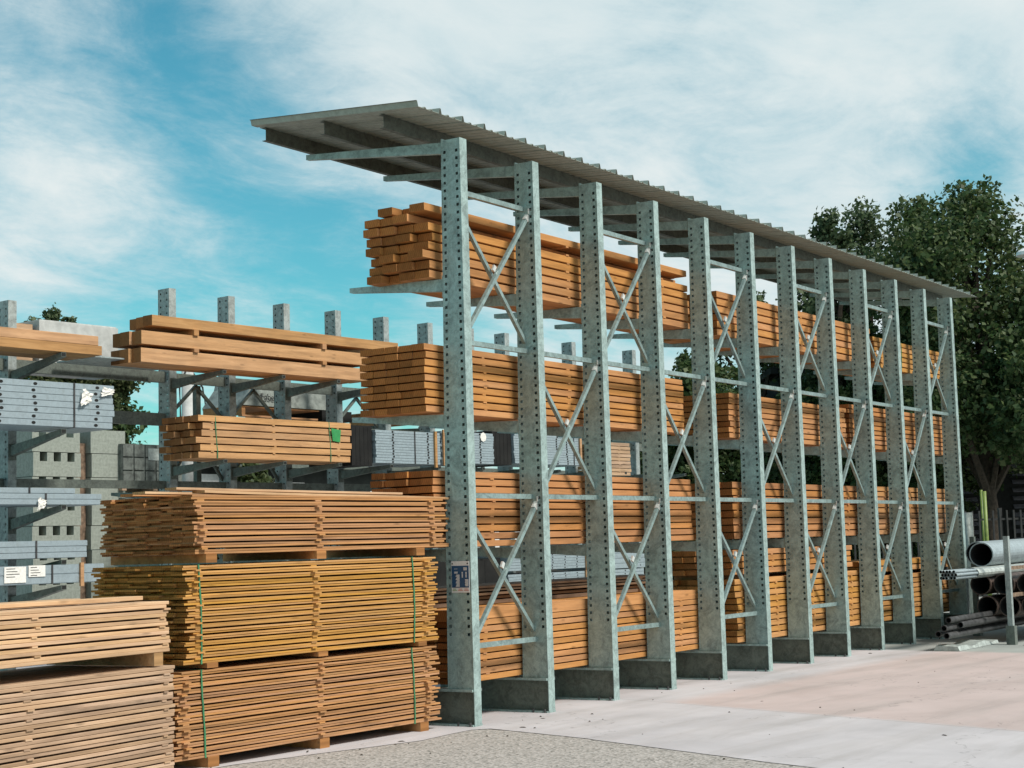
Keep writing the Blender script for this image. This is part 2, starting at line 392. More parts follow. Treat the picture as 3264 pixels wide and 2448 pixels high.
def apron_mat():
    m, nt, N, L, B = new_mat('yard_concrete')
    ge = N.new('ShaderNodeNewGeometry'); P = ge.outputs['Position']
    sp = N.new('ShaderNodeSeparateXYZ'); L.new(P, sp.inputs[0]); X, Y = sp.outputs['X'], sp.outputs['Y']
    n1 = noise(N, L, P, 0.9, 6, 0.6, 0.4); n2 = noise(N, L, mapping(N, L, P, (0.35, 2.6, 1), (0, 0, 0), (0, 0, 0.12)), 0.8, 6, 0.65, 0.6)
    n3 = noise(N, L, P, 60, 4, 0.75); n4 = noise(N, L, P, 7.0, 5, 0.65, 0.5)
    w = math_n(N, L, 'MULTIPLY', math_n(N, L, 'SUBTRACT', n4, 0.5), 0.22)
    def line(a, b, c):   # signed distance a*x + b*y + c, edge roughened
        return math_n(N, L, 'ADD', math_n(N, L, 'ADD', math_n(N, L, 'MULTIPLY', X, a), math_n(N, L, 'MULTIPLY', Y, b)), math_n(N, L, 'ADD', w, c))
    # casting joint running out from the third column, and the strip along the rack feet
    d1 = line(0.955, -0.296, -2.36); d2 = line(-0.02, -1.0, -0.50)
    pink = math_n(N, L, 'MULTIPLY', maprange(N, L, d1, -0.04, 0.10), maprange(N, L, d2, -0.08, 0.25))
    far = math_n(N, L, 'MULTIPLY', maprange(N, L, line(1.0, -0.15, -9.55), -0.1, 0.2), 1.0)
    white = mixc(N, L, maprange(N, L, n1, 0.35, 0.65), (0.425, 0.402, 0.408), (0.51, 0.482, 0.488))
    pk = mixc(N, L, maprange(N, L, n1, 0.35, 0.65), (0.43, 0.352, 0.33), (0.50, 0.412, 0.39))
    gr = mixc(N, L, maprange(N, L, n1, 0.35, 0.65), (0.27, 0.29, 0.27), (0.33, 0.35, 0.325))
    col = mixc(N, L, pink, white, pk); col = mixc(N, L, far, col, gr)
    col = mixc(N, L, maprange(N, L, n2, 0.48, 0.72, 0, 0.42), col, (0.35, 0.318, 0.30))
    # tyre tracks sweeping past the rack
    t = math_n(N, L, 'ADD', math_n(N, L, 'ADD', math_n(N, L, 'MULTIPLY', Y, 1.0), math_n(N, L, 'MULTIPLY', X, 0.16)), math_n(N, L, 'MULTIPLY', w, 0.8))
    tr = math_n(N, L, 'ABSOLUTE', math_n(N, L, 'SUBTRACT', math_n(N, L, 'PINGPONG', math_n(N, L, 'ADD', t, 0.3), 0.8), 0.4))
    tm = math_n(N, L, 'MULTIPLY', maprange(N, L, tr, 0.06, 0.22, 0.24, 0.0), maprange(N, L, n2, 0.38, 0.6))
    col = mixc(N, L, tm, col, (0.22, 0.20, 0.18))
    # joint lines and hairline cracks
    j1 = maprange(N, L, math_n(N, L, 'ABSOLUTE', math_n(N, L, 'ADD', math_n(N, L, 'MULTIPLY', X, 0.955), math_n(N, L, 'ADD', math_n(N, L, 'MULTIPLY', Y, -0.296), -2.36))), 0.004, 0.012, 0.35, 0.0)
    vo = N.new('ShaderNodeTexVoronoi'); vo.feature = 'DISTANCE_TO_EDGE'; vo.inputs['Scale'].default_value = 0.33
    dv = N.new('ShaderNodeVectorMath'); dv.operation = 'ADD'; L.new(P, dv.inputs[0])
    cn = N.new('ShaderNodeTexNoise'); cn.inputs['Scale'].default_value = 2.2; cn.inputs['Detail'].default_value = 5; L.new(P, cn.inputs['Vector'])
    L.new(cn.outputs['Color'], dv.inputs[1]); L.new(dv.outputs[0], vo.inputs['Vector'])
    ck = math_n(N, L, 'MULTIPLY', maprange(N, L, vo.outputs['Distance'], 0.001, 0.004, 0.4, 0.0), maprange(N, L, n4, 0.45, 0.55))
    col = mixc(N, L, math_n(N, L, 'MAXIMUM', j1, ck), col, (0.10, 0.095, 0.085))
    # dark spots of oil and grit
    col = mixc(N, L, maprange(N, L, n4, 0.66, 0.74, 0, 0.35), col, (0.2, 0.18, 0.16))
    col = mixc(N, L, maprange(N, L, n3, 0.6, 0.78, 0, 0.45), col, (0.17, 0.155, 0.14))
    L.new(col, B.inputs['Base Color']); B.inputs['Roughness'].default_value = 0.9; B.inputs['Specular IOR Level'].default_value = 0.2
    bp = N.new('ShaderNodeBump'); bp.inputs['Strength'].default_value = 0.35; bp.inputs['Distance'].default_value = 0.005
    L.new(n3, bp.inputs['Height']); L.new(bp.outputs[0], B.inputs['Normal'])
    return m
G_AP = apron_mat()
G_AGG = ground_mat('exposed_aggregate', (0.40, 0.365, 0.335), (0.35, 0.32, 0.295), 0.15, 1.0, 0.25, (0.30, 0.28, 0.25), True)
g = MB(); g.quad([(-300, -300, -0.012), (500, -300, -0.012), (500, 500, -0.012), (-300, 500, -0.012)])
tag(g.build('ground', G_BASE), kind='structure')
# the edge between the apron and the gravelly slab wanders a little
er = random.Random(9)
edge = []
key = [(-12, 0.60), (-2.81, 0.30), (-1.07, -0.155), (-0.30, -0.10), (-0.17, -0.22), (-0.41, -1.17), (-1.28, -3.5), (-11.0, -32)]
for (xa, ya_), (xb, yb_) in zip(key, key[1:]):
    n_ = max(1, int(math.hypot(xb - xa, yb_ - ya_) / 0.12)) if xb > -6 and xa > -12.5 else 1
    for q in range(n_):
        f_ = q / n_; edge.append((xa + (xb - xa) * f_ + er.uniform(-.008, .008), ya_ + (yb_ - ya_) * f_ + er.uniform(-.008, .008)))
edge.append(key[-1])
poly_sheet('concrete_apron', [(-12, 30)] + edge + [(45, -32), (45, 30)], 0.0, G_AP)
poly_sheet('aggregate_slab', [(-30, 1.3), (-12, 0.63), (-2.81, 0.34), (-1.05, -0.12), (-0.15, -0.05), (-0.38, -1.17), (-1.25, -3.5), (-10.9, -32.2), (-30, -32)], -0.004, G_AGG)
# loose grit and wood splinters swept over the slab
gm = MB(); gr_ = random.Random(5)
for q in range(70):
    x = gr_.uniform(-1.5, 11); y = -gr_.random() ** 1.7 * 6.0 - 0.02
    if q % 3 == 0: x = gr_.uniform(-3.2, 1.0); y = gr_.uniform(-0.9, 0.35)
    r = gr_.uniform(0.004, 0.010); a = gr_.uniform(0, 6.28); el = gr_.choice((1, 1, 1.4, 4))
    c_, s_ = math.cos(a), math.sin(a)
    def tp(u, v): return (x + (u * el * c_ - v * s_) * r, y + (u * el * s_ + v * c_) * r)
    n0 = len(gm.v)
    gm.v += [(*tp(-1, -0.8), 0.0005), (*tp(1, -1), 0.0005), (*tp(0.9, 0.9), 0.0005), (*tp(-0.9, 1), 0.0005), (*tp(-0.4, -0.4), r), (*tp(0.5, -0.3), r * 0.8), (*tp(0.3, 0.5), r)]
    gm.face((n0, n0 + 1, n0 + 5, n0 + 4)); gm.face((n0 + 1, n0 + 2, n0 + 6, n0 + 5)); gm.face((n0 + 2, n0 + 3, n0 + 6)); gm.face((n0 + 3, n0, n0 + 4, n0 + 6)); gm.face((n0 + 4, n0 + 5, n0 + 6))
tag(gm.build('grit', BARK), 'loose dark grit and splinters scattered over the concrete', 'grit', kind='stuff')

# ------------------------------------------------------------------ cantilever rack, front
def column_mesh(w0, w1, z0, z1, bw, hole0, hole1, pitch, hs=0.0135, inset0=0.03, inset1=0.055):
    """hollow box post with two rows of square holes in its -X and +X faces; outer face at y=0"""
    m = MB()
    def wz(z): return w0 + (w1 - w0) * (z - z0) / (z1 - z0)
    zs = [z0]
    z = hole0
    rows = []
    while z < hole1:
        zs += [z - hs, z + hs]; rows.append(len(zs) - 2); z += pitch
    zs.append(z1)
    rows = set(rows)
    for X, flip in ((-bw, False), (0.0, True)):
        base = len(m.v)
        for z in zs:
            w = wz(z)
            a = inset0 + 0.004; b = w - inset0
            for y in (0, a - hs, a + hs, b - hs, b + hs, w): m.v.append((X, y, z))
        for i in range(len(zs) - 1):
            for j in range(5):
                if i in rows and j in (1, 3): continue
                q = [base + i * 6 + j, base + i * 6 + j + 1, base + (i + 1) * 6 + j + 1, base + (i + 1) * 6 + j]
                m.face(q if flip else q[::-1])
    # outer and inner flange plates, slightly proud of the web faces
    m.box(-bw - 0.004, 0.004, -0.007, -0.0005, z0, z1)
    t = 0.006
    m.hexa([(-bw - 0.004, w0 + 0.0005, z0), (0.004, w0 + 0.0005, z0), (0.004, w0 + t, z0), (-bw - 0.004, w0 + t, z0),
            (-bw - 0.004, w1 + 0.0005, z1), (0.004, w1 + 0.0005, z1), (0.004, w1 + t, z1), (-bw - 0.004, w1 + t, z1)])
    # top cap
    m.quad([(-bw, 0, z1 - 0.002), (0, 0, z1 - 0.002), (0, w1, z1 - 0.002), (-bw, w1, z1 - 0.002)])
    return m

def arm_mesh(y0, y1, zt0, zt1, h0, h1, w, xc, side=1):
    """tapered hollow arm reaching from the post face y0 to y1, with a root plate"""
    m = MB(); a, b = xc - w / 2, xc + w / 2
    m.hexa([(a, y0, zt0 - h0), (b, y0, zt0 - h0), (b, y0, zt0), (a, y0, zt0), (a, y1, zt1 - h1), (b, y1, zt1 - h1), (b, y1, zt1), (a, y1, zt1)])
    # hollow end
    e = 0.006; yy = y1 + (0.0015 if y1 > y0 else -0.0015)
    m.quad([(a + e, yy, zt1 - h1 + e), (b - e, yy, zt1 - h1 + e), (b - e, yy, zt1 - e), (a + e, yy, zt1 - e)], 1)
    d = 0.012 if y1 > y0 else -0.012
    ys = sorted((y0 - d * 0.1, y0 + d))
    m.box(xc - w * 0.75, xc + w * 0.75, ys[0], ys[1], zt0 - h0 - 0.05, zt0 + 0.03)
    return m

rack = thing('cantilever_rack', 'roofed galvanised cantilever rack of twelve perforated columns loaded with long timber', 'rack')
NC = 12; BW = 0.1
col_src = None
parts_src = {}
for i in range(NC):
    if i == 0:
        c = column_mesh(0.272, 0.196, 0.322, 5.275, BW, 0.80, 5.2, 0.0715).build('column', GALV, rack)
        # foot beam: I-section lying on the ground
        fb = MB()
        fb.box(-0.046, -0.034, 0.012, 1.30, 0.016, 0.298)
        fl = MB(); fl.box(-0.122, 0.022, 0.0005, 1.30, 0.2985, 0.3205); fl.box(-0.122, 0.022, 0.0005, 1.30, 0.0, 0.0155); fl.build('foot_flange', GALV, c)
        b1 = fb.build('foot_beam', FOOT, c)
        ep = MB(); ep.box(-0.103, 0.003, -0.0075, -0.0003, 0.0, 0.3218); ep.build('end_plate', GALV, c)
        bb = MB()
        for (x, y, z) in ((0.018, 0.03, 0.016), (0.018, 0.10, 0.016), (-0.12, 0.03, 0.016), (-0.12, 0.16, 0.016)):
            bb.tube([(x, y, 0.0), (x, y, 0.035)], 0.011, 8)
        bb.box(0.006, 0.035, 0.004, 0.016, 0.318, 0.326); bb.box(0.028, 0.035, 0.004, 0.016, 0.300, 0.3178)
        b2 = bb.build('anchor_bolt', DKPIPE, c)
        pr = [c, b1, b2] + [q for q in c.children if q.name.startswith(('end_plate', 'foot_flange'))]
        arms = []
        def yroot(z): return 0.272 + (0.196 - 0.272) * (z - 0.322) / (5.275 - 0.322) + 0.007
        for zt, dz in ((1.555, 0.005), (2.765, 0.045), (4.0, 0.04)):
            arms.append(arm_mesh(yroot(zt), 1.335, zt, zt + dz, 0.115, 0.045, 0.062, -0.05).build('arm', [GALV, DARK], rack))
        arms.append(arm_mesh(yroot(5.25), 1.855, 5.265, 5.415, 0.105, 0.05, 0.05, -0.05).build('roof_arm', [GALV, DARK], rack))
        col_src = pr; arm_src = arms
    else:
        c = col_src[0].copy(); COL.objects.link(c); c.parent = rack; c.location = (i * S, 0, 0)
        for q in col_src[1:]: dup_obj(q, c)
        for q in arm_src:
            a = dup_obj(q, rack); a.location = (i * S, 0, 0)
# bracing
HZ = (0.684, 2.03, 3.426, 4.815)
def hor_brace(i, z):
    m = MB(); x0 = i * S + 0.004; x1 = (i + 1) * S - 0.03; y = 0.115
    m.box(x0, x1, y - 0.003, y + 0.003, z - 0.023, z + 0.023)
    m.box(x0, x1, y + 0.0035, y + 0.033, z - 0.023, z - 0.018)
    m.box(x0, x1, y + 0.0035, y + 0.033, z + 0.018, z + 0.023)
    o = m.build('horizontal_brace', BRACE, rack)
    b = MB(); b.box(x1 - 0.05, x1 - 0.03, y - 0.012, y - 0.0035, z - 0.009, z + 0.009)
    b.build('bolt', BOLT, o)
def diag(i, za, zb, y, fit):
    m = MB(); x0 = i * S + 0.004; x1 = (i + 1) * S - 0.085
    a = Vector((x0 + 0.02, y, za)); b = Vector((x1, y, zb)); d = (b - a).normalized()
    m.bar(a, b, 0.036, 0.036, up=(0, 1, 0))
    o = m.build('diagonal_brace', BRACE, rack)
    if fit:
        k = MB()
        k.bar(b - d * 0.075, b + d * 0.005, 0.046, 0.044, up=(0, 1, 0)); k.build('bracket', BOLT, o); k = MB(); k.box(b.x - 0.03, b.x + 0.012, y - 0.03, y - 0.02, b.z + 0.01, b.z + 0.06); k.build('bracket', BOLT, o); k = MB()
        mid = (a + b) / 2
        k.bar(mid - d * 0.02 + Vector((-0.03, 0.02, 0.03)), mid + d * 0.02 + Vector((-0.03, 0.02, 0.05)), 0.02, 0.04)
        k.build('bracket', BOLT, o)
for i in range(NC - 1):
    odd = i % 2 == 0
    for k, z in enumerate(HZ):
        if k in (1, 2) or odd: hor_brace(i, z)
    tiers = ((0.74, 1.97), (3.49, 4.75)) if odd else ((2.09, 3.37),)
    for za, zb in tiers:
        diag(i, za, zb, 0.075, True); diag(i, zb - 0.06, za + 0.02, 0.15, False)
# roof
RS = 0.085
def zroof(y): return 5.448 + RS * (y - 0.05)
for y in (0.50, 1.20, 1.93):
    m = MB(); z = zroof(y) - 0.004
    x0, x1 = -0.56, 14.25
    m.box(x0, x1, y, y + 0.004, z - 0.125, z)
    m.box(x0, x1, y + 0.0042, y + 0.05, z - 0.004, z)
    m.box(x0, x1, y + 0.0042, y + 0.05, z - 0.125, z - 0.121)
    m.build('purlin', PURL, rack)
m = MB()
prof = []
x = -0.70; p = 0.347
k = 0
while x < 14.36:
    prof += [(x + 0.012, 0.05), (x + 0.024, 0.05), (x + 0.040, 0.0)]
    for q in range(1, 3):
        xx = x + 0.042 + (p - 0.06) * q / 3
        prof += [(xx - 0.018, 0.0), (xx - 0.009, 0.013), (xx + 0.009, 0.013), (xx + 0.018, 0.0)]
    prof += [(x + p - 0.004, 0.0)]
    x += p
ya, yb = 0.03, 2.02
for t, flip in ((0.0, True), (0.004, False)):
    base = len(m.v)
    for (px, pz) in prof:
        for y in (ya, 0.7, 1.4, yb): m.v.append((px, y, zroof(y) + pz + t))
    for i in range(len(prof) - 1):
        for j in range(3):
            q = [base + i * 4 + j, base + (i + 1) * 4 + j, base + (i + 1) * 4 + j + 1, base + i * 4 + j + 1]
            m.face(q[::-1] if flip else q)
nper = len(prof) * 4
for i in range(len(prof) - 1):
    for j in (0, 3):
        a, b = i * 4 + j, (i + 1) * 4 + j
        m.face([a, b, b + nper, a + nper] if j == 0 else [b, a, a + nper, b + nper])
m.build('roof_sheet', ROOF, rack)
# notice on the first column
m = MB(); X = -0.1045
m.box(X - 0.004, X, 0.008, 0.204, 1.168, 1.446)
sg = m.build('notice', SIGNW, rack); sg['label'] = 'blue and white notice on the first column'
m = MB(); m.box(X - 0.0065, X - 0.0045, 0.013, 0.199, 1.212, 1.405); m.build('notice_panel', SIGNB, sg)
m = MB()
def sgn(y0, y1, z0, z1): m.box(X - 0.0085, X - 0.007, y0, y1, z0, z1)
# y runs to the picture's left on this face
def yl(f): return 0.199 - f * 0.186
for k in range(3): sgn(yl(0.90), yl(0.70), 1.383 - k * 0.009, 1.388 - k * 0.009 + 0.001)
sgn(yl(0.35), yl(0.15), 1.376, 1.379)
for k in range(2): sgn(yl(0.36), yl(0.16), 1.338 + k * 0.009, 1.344 + k * 0.009)
for k in range(4): sgn(yl(0.66), yl(0.60), 1.302 + k * 0.013, 1.311 + k * 0.013); sgn(yl(0.88), yl(0.82), 1.302 + k * 0.013, 1.311 + k * 0.013)
for k in range(11): sgn(yl(0.46), yl(0.24 + 0.03 * (k % 3)), 1.222 + k * 0.0098, 1.2285 + k * 0.0098)
for k in range(6): sgn(yl(0.97), yl(0.80 - 0.02 * (k % 2)), 1.225 + k * 0.0105, 1.232 + k * 0.0105)
m.build('lettering', SIGNW, sg)
for f0, f1, mt in ((0.04, 0.30, SIGNG), (0.36, 0.64, SIGNR), (0.70, 0.98, SIGNR)):
    m = MB(); sgn(yl(f1), yl(f0), 1.186, 1.191); sgn(yl(f1 - 0.05), yl(f0 + 0.03), 1.198, 1.202); m.build('lettering', mt, sg)
m = MB(); sgn(yl(0.08), yl(0.02), 1.418, 1.430); sgn(yl(0.97), yl(0.90), 1.418, 1.430); m.build('lettering', BLACK, sg)

# ------------------------------------------------------------------ timber
def board_mb(Lx, w, h, nseg=1, amp=0.0, rnd=R):
    m = MB(); c = min(0.003, h * 0.12)
    sec = [(c, 0), (w - c, 0), (w, c), (w, h - c), (w - c, h), (c, h), (0, h - c), (0, c)]
    ph = rnd.uniform(0, 6.28); fr = rnd.uniform(0.6, 1.4)
    for i in range(nseg + 1):
        t = i / nseg
        dz = amp * (math.sin(ph + fr * t * 6.28)) + (rnd.uniform(-amp, amp) * 0.5 if amp else 0)
        m.v += [(t * Lx, y, z + dz) for y, z in sec]
    for i in range(nseg):
        a, b = i * 8, (i + 1) * 8
        for j in range(8):
            k = (j + 1) % 8
            m.face([a + j, b + j, b + k, a + k][::-1], 0)
    m.face(range(0, 8), 1); m.face(range(nseg * 8 + 7, nseg * 8 - 1, -1), 1)
    return m

def merge(dst, src, off):
    n = len(dst.v); dst.v += [(x + off[0], y + off[1], z + off[2]) for x, y, z in src.v]
    dst.f += [tuple(n + i for i in f) for f in src.f]; dst.m += src.m

def bundle(label, group, loc, rz, Lx, rows, nb, bw, mats, endj=0.03, endj2=0.03, sticks=(), stick_w=0.05, amp=0.0, nseg=1, straps=(), end_visible=True,
           missing=(), setback=None, name='timber_bundle', cat='timber bundle', stick_out=0.0, gap=0.004, strap_mat=None, seed=0, bearers=(), jy=0.004, maxparts=100, drop_top=0):
    """rows: list of (z, thickness) of board layers in local z; boards run along local X, the stack goes from y=0 to y=nb*bw"""
    rnd = random.Random(seed or hash(label) % 9999 if False else sum(ord(c) for c in label) + seed)
    t = thing(name, label, cat, loc, rz, group)
    todo = []
    for k, (z, h) in enumerate(rows):
        for j in range(nb):
            if (k, j) in missing: continue
            todo.append((k, j, z, h))
    vis = [q for q in todo if q[1] == 0]
    rest = [q for q in todo if q[1] > 0]
    top = len(rows) - 1
    rest.sort(key=lambda q: (0 if q[0] == top else 1, q[1], -q[0]))
    room = max(0, maxparts - len(vis))
    if not end_visible: room = min(room, nb - 1)
    parts = vis + rest[:room]; loose = rest[room:]
    inner = MB()
    for q in parts + loose:
        k, j, z, h = q
        x0 = rnd.uniform(-endj, endj) + (endj * 1.2 if rnd.random() < 0.1 else 0); x1 = Lx + rnd.uniform(-endj2, endj2)
        y = j * bw + rnd.uniform(-jy, jy) + (setback.get((k, j), 0) if setback else 0)
        w = bw - gap - rnd.uniform(0, 0.003)
        b = board_mb(x1 - x0, w, h - rnd.uniform(0, h * 0.02), nseg if j == 0 else 1, amp if j == 0 else 0.0, rnd)
        if q in loose: merge(inner, b, (x0, y, z))
        else:
            o = b.build('board', mats, t); o.location = (x0, y, z)
    if loose:
        o = inner.build('board', mats, t); o['kind'] = 'stuff'
    # laths between the layers
    ns = 0
    for k in range(len(rows) - 1):
        z0 = rows[k][0] + rows[k][1]; z1 = rows[k + 1][0]
        if z1 - z0 < 0.0035: continue
        for sx in sticks:
            x = sx + rnd.uniform(-0.025, 0.025)
            m = MB(); yo = -stick_out * rnd.uniform(-0.2, 1.3)
            m.box(0, stick_w * rnd.uniform(0.85, 1.3), yo - 0.004, nb * bw + 0.01, -0.0005, z1 - z0 + 0.0005, 0, 0)
            if ns < 100:
                o = m.build('spacer_lath', mats, t); o.location = (x, 0, z0)
            ns += 1
    zt = rows[-1][0] + rows[-1][1]; zb = rows[0][0]
    for sx in straps:
        m = MB(); w = 0.014
        ys, ye, a, b = -0.008, nb * bw + 0.006, zb - 0.004, zt + 0.005
        path = [(ys, a), (ys, b), (ye, b), (ye, a)]
        n = 10
        pv = None
        for i in range(n + 1):
            z = a + (b - a) * i / n; xx = sx + 0.018 * math.sin(i / n * 3.1 + sx * 5) + rnd.uniform(-0.003, 0.003)
            q = len(m.v); m.v += [(xx, ys + rnd.uniform(-0.004, 0), z), (xx + w, ys + rnd.uniform(-0.004, 0), z), (xx + w, ys + 0.003, z), (xx, ys + 0.003, z)]
            if pv is not None:
                for e in range(4): m.face([pv + e, pv + (e + 1) % 4, q + (e + 1) % 4, q + e])
            pv = q
        m.box(sx, sx + w, ys, ye, b, b + 0.0015)
        m.build('strap', strap_mat or GREEN, t)
    return t

def rows_even(z0, z1, n, gapf=0.19):
    p = (z1 - z0 + 0.0) / (n - gapf); return [(k * p, p * (1 - gapf)) for k in range(n)]

GR = 'timber bundles on the arms of the roofed rack'
y0 = 0.30
bundle('orange joists with ragged ends, topmost bundle at the open end of the roofed rack', GR, (-0.24, y0, 4.012), 0, 5.05, rows_even(4.012, 4.695, 8), 4, 0.172, W_JOIST, 0.055, 0.03,
       sticks=(0.5, 2.4, 4.4), straps=(0.62,), missing={(7, 3), (6, 0), (7, 0)} - {(7, 0)}, setback={(7, 0): 0.0, (6, 1): 0.0}, strap_mat=GREEN, jy=0.006)
bundle('orange joists on the topmost arms behind the sixth and seventh columns, below the roof', GR, (5.55, y0, 4.012), 0, 4.85, rows_even(4.012, 4.55, 6), 5, 0.17, W_JOIST, 0.05, 0.05, sticks=(0.3, 2.4, 4.6), jy=0.006)
bundle('short-seamed orange joists on the topmost arms at the far end of the roofed rack', GR, (10.52, y0, 4.012), 0, 2.92, rows_even(4.012, 4.45, 6), 5, 0.17, W_GOLD, 0.05, 0.05, sticks=(0.3, 1.4, 2.6), straps=(1.1,), jy=0.006)
bundle('nine-layer orange bundle with even ends, on the middle arms at the open end', GR, (-0.30, y0, 2.785), 0, 4.88, rows_even(2.785, 3.40, 9), 5, 0.15, W_JOIST, 0.013, 0.02, sticks=(0.9, 2.4, 4.2), jy=0.004)
bundle('orange bundle on the middle arms starting just past the fifth column, dark ends showing', GR, (5.74, y0, 2.785), 0, 3.6, rows_even(2.785, 3.33, 8, 0.17), 5, 0.16, W_JOIST, 0.02, 0.04, sticks=(0.12, 1.7, 3.4), stick_out=0.012)
bundle('orange bundle with dark laths on the middle arms at the far end of the rack', GR, (9.48, y0, 2.80), 0, 3.95, rows_even(2.80, 3.40, 9), 5, 0.16, W_JOIST2, 0.03, 0.05, sticks=(0.1, 0.75, 1.9, 3.2), stick_out=0.012)
bundle('ten-layer reddish brown bundle on the lowest arms beside the tall strapped stack', GR, (-0.22, y0, 1.57), 0, 4.92, rows_even(1.57, 2.262, 10), 5, 0.142, W_JOIST2, 0.03, 0.03, sticks=(0.9, 2.5, 4.3), jy=0.006)
bundle('brownish bundle on the lowest arms starting just past the fifth column', GR, (5.74, y0, 1.57), 0, 3.85, rows_even(1.57, 2.255, 8, 0.17), 5, 0.16, W_JOIST2, 0.02, 0.04, sticks=(0.12, 1.75, 3.5), stick_out=0.012)
bundle('weathered brown bundle on the lowest arms at the far end of the rack', GR, (9.75, y0, 1.575), 0, 3.7, rows_even(1.575, 2.26, 9, 0.18), 5, 0.16, W_BRN, 0.04, 0.05, sticks=(0.15, 0.9, 1.9, 2.9), stick_out=0.012)
bundle('orange bundle of wide boards on the foot beams beside the first column', GR, (0.0, y0, 0.345), 0, 4.74, rows_even(0.345, 0.90, 9, 0.18) + [(0.560, 0.105)], 5, 0.17, W_JOIST, 0.03, 0.02, sticks=(0.5, 2.4, 4.3), missing=())
bundle('low pile of thin grey-brown planks on top of the orange foot-beam bundle', GR, (-0.35, 0.66, 1.012), 0, 5.0, [(0, 0.04), (0.05, 0.026), (0.09, 0.024), (0.126, 0.022), (0.158, 0.022)], 3, 0.2, W_OLD, 0.12, 0.1, sticks=(0.4, 2.4, 4.4), jy=0.03, amp=0.002, nseg=6)
bundle('golden bundle with ragged laths on the foot beams past the fifth column', GR, (5.72, y0, 0.345), 0, 3.8, rows_even(0.345, 1.09, 10, 0.18), 6, 0.16, W_GOLD, 0.04, 0.05, sticks=(0.15, 1.1, 2.2, 3.5), stick_out=0.014)
bundle('orange bundle resting above the golden foot-beam bundle', GR, (5.70, y0 + 0.03, 1.145), 0, 3.7, rows_even(1.145, 1.44, 4, 0.18), 6, 0.16, W_JOIST, 0.04, 0.05, sticks=(0.15, 1.1, 2.2, 3.4), stick_out=0.012)
bundle('golden bundle on the foot beams at the far end of the rack', GR, (9.98, y0, 0.345), 0, 3.4, rows_even(0.345, 0.985, 9, 0.18), 6, 0.16, W_GOLD, 0.04, 0.05, sticks=(0.15, 1.1, 2.2, 3.2), stick_out=0.012)
bundle('thin golden bundle above the far foot-beam bundle', GR, (9.98, y0 + 0.02, 1.04), 0, 3.4, rows_even(1.04, 1.2, 2, 0.18), 6, 0.16, W_GOLD, 0.04, 0.05, sticks=(0.15, 1.1, 2.2, 3.2), stick_out=0.012)
def bearer(label, loc, rz, lx, ly, lz, mats=W_BRN, group='bearers under the timber packs'):
    m = MB(); c = 0.004
    m.box(-lx / 2, lx / 2, 0, ly, 0, lz, 0); 
    for i, f in enumerate(m.f):
        pass
    m.m[2] = 1; m.m[3] = 1
    return tag(m.build('timber_bearer', mats, None, loc, rz), label, 'bearer', group)
for x, lab in ((6.0, 'bearer under the orange bundle near the fifth column'), (9.0, 'bearer under the orange bundle near the eighth column')):
    bearer(lab, (x, y0 + 0.05, 1.087), 0, 0.08, 0.9, 0.057, W_BRN, 'bearers between bundles on the rack')
for x, lab in ((10.3, 'bearer between the two golden bundles near the ninth column'), (13.0, 'bearer between the two golden bundles near the last column')):
    bearer(lab, (x, y0 + 0.05, 0.983), 0, 0.08, 0.9, 0.055, W_YEL, 'bearers between bundles on the rack')

# ---- front stacks
def pair_rows(n, pitch, tb, g=0.0006):
    out = []
    for k in range(n):
        z = k * pitch
        out += [(z, tb), (z + tb + g, tb)]
    return out
FA = -0.0507
fo = Vector((-2.968, 0.364, 0)); fx = Vector((math.cos(FA), math.sin(FA), 0)); fy = Vector((-math.sin(FA), math.cos(FA), 0))
def fpos(a, b, z): p = fo + fx * a + fy * b; return (p.x, p.y, z)
FG = 'packs of thin boards stacked on the ground in front of the rack'
bundle('bottom pack of pinkish brown thin boards in the tall strapped stack', FG, fpos(-0.34, 0, 0.078), FA, 2.98, pair_rows(15, 0.0432, 0.0155), 8, 0.134, W_PNK, 0.035, 0.06, sticks=(0.06, 1.49, 2.82), stick_w=0.055, amp=0.0022, nseg=8, straps=(0.26, 2.65), stick_out=0.02, end_visible=False, name='board_pack', cat='timber pack')
bundle('bright yellow middle pack of thin boards with green straps', FG, fpos(-0.22, 0.005, 0.765), FA, 2.88, pair_rows(17, 0.0435, 0.0155), 8, 0.134, W_YEL, 0.035, 0.05, sticks=(0.08, 1.33, 2.70), stick_w=0.06, amp=0.0015, nseg=8, straps=(0.12, 2.56), stick_out=0.02, name='board_pack', cat='timber pack')
bundle('brown top pack of thin boards without straps', FG, fpos(-0.13, 0, 1.575), FA, 2.95, pair_rows(10, 0.0455, 0.0162), 8, 0.134, W_BRN, 0.04, 0.07, sticks=(0.02, 1.30, 2.72), stick_w=0.06, amp=0.0015, nseg=8, stick_out=0.02, name='board_pack', cat='timber pack')
def loose(label, loc, rz, Lx, w, h, mats, tilt=0.0, amp=0.004, group=None):
    o = board_mb(Lx, w, h, 8, amp).build('loose_board', mats, None, loc); o.rotation_euler = (0, tilt, rz)
    return tag(o, label, 'board', group)
LG = 'loose boards lying on top of the packs'
loose('longest loose pale board on the brown top pack, pointing past its end', fpos(-0.02, 0.01, 2.032), FA - 0.004, 2.93, 0.14, 0.02, W_PALE, 0.012, 0.002, LG)
loose('short loose pale board uppermost on the brown top pack', fpos(-0.22, 0.10, 2.056), FA - 0.01, 2.55, 0.13, 0.019, W_PALE, 0.006, 0.002, LG)
loose('loose pale board behind the other two on the brown top pack', fpos(-0.35, 0.30, 2.035), FA + 0.015, 2.6, 0.14, 0.019, W_PALE, 0.0, 0.002, LG)
loose('loose board lying crooked at the back of the brown top pack', fpos(-0.2, 0.62, 2.034), FA + 0.04, 2.4, 0.14, 0.019, W_BRN, 0.0, 0.002, LG)
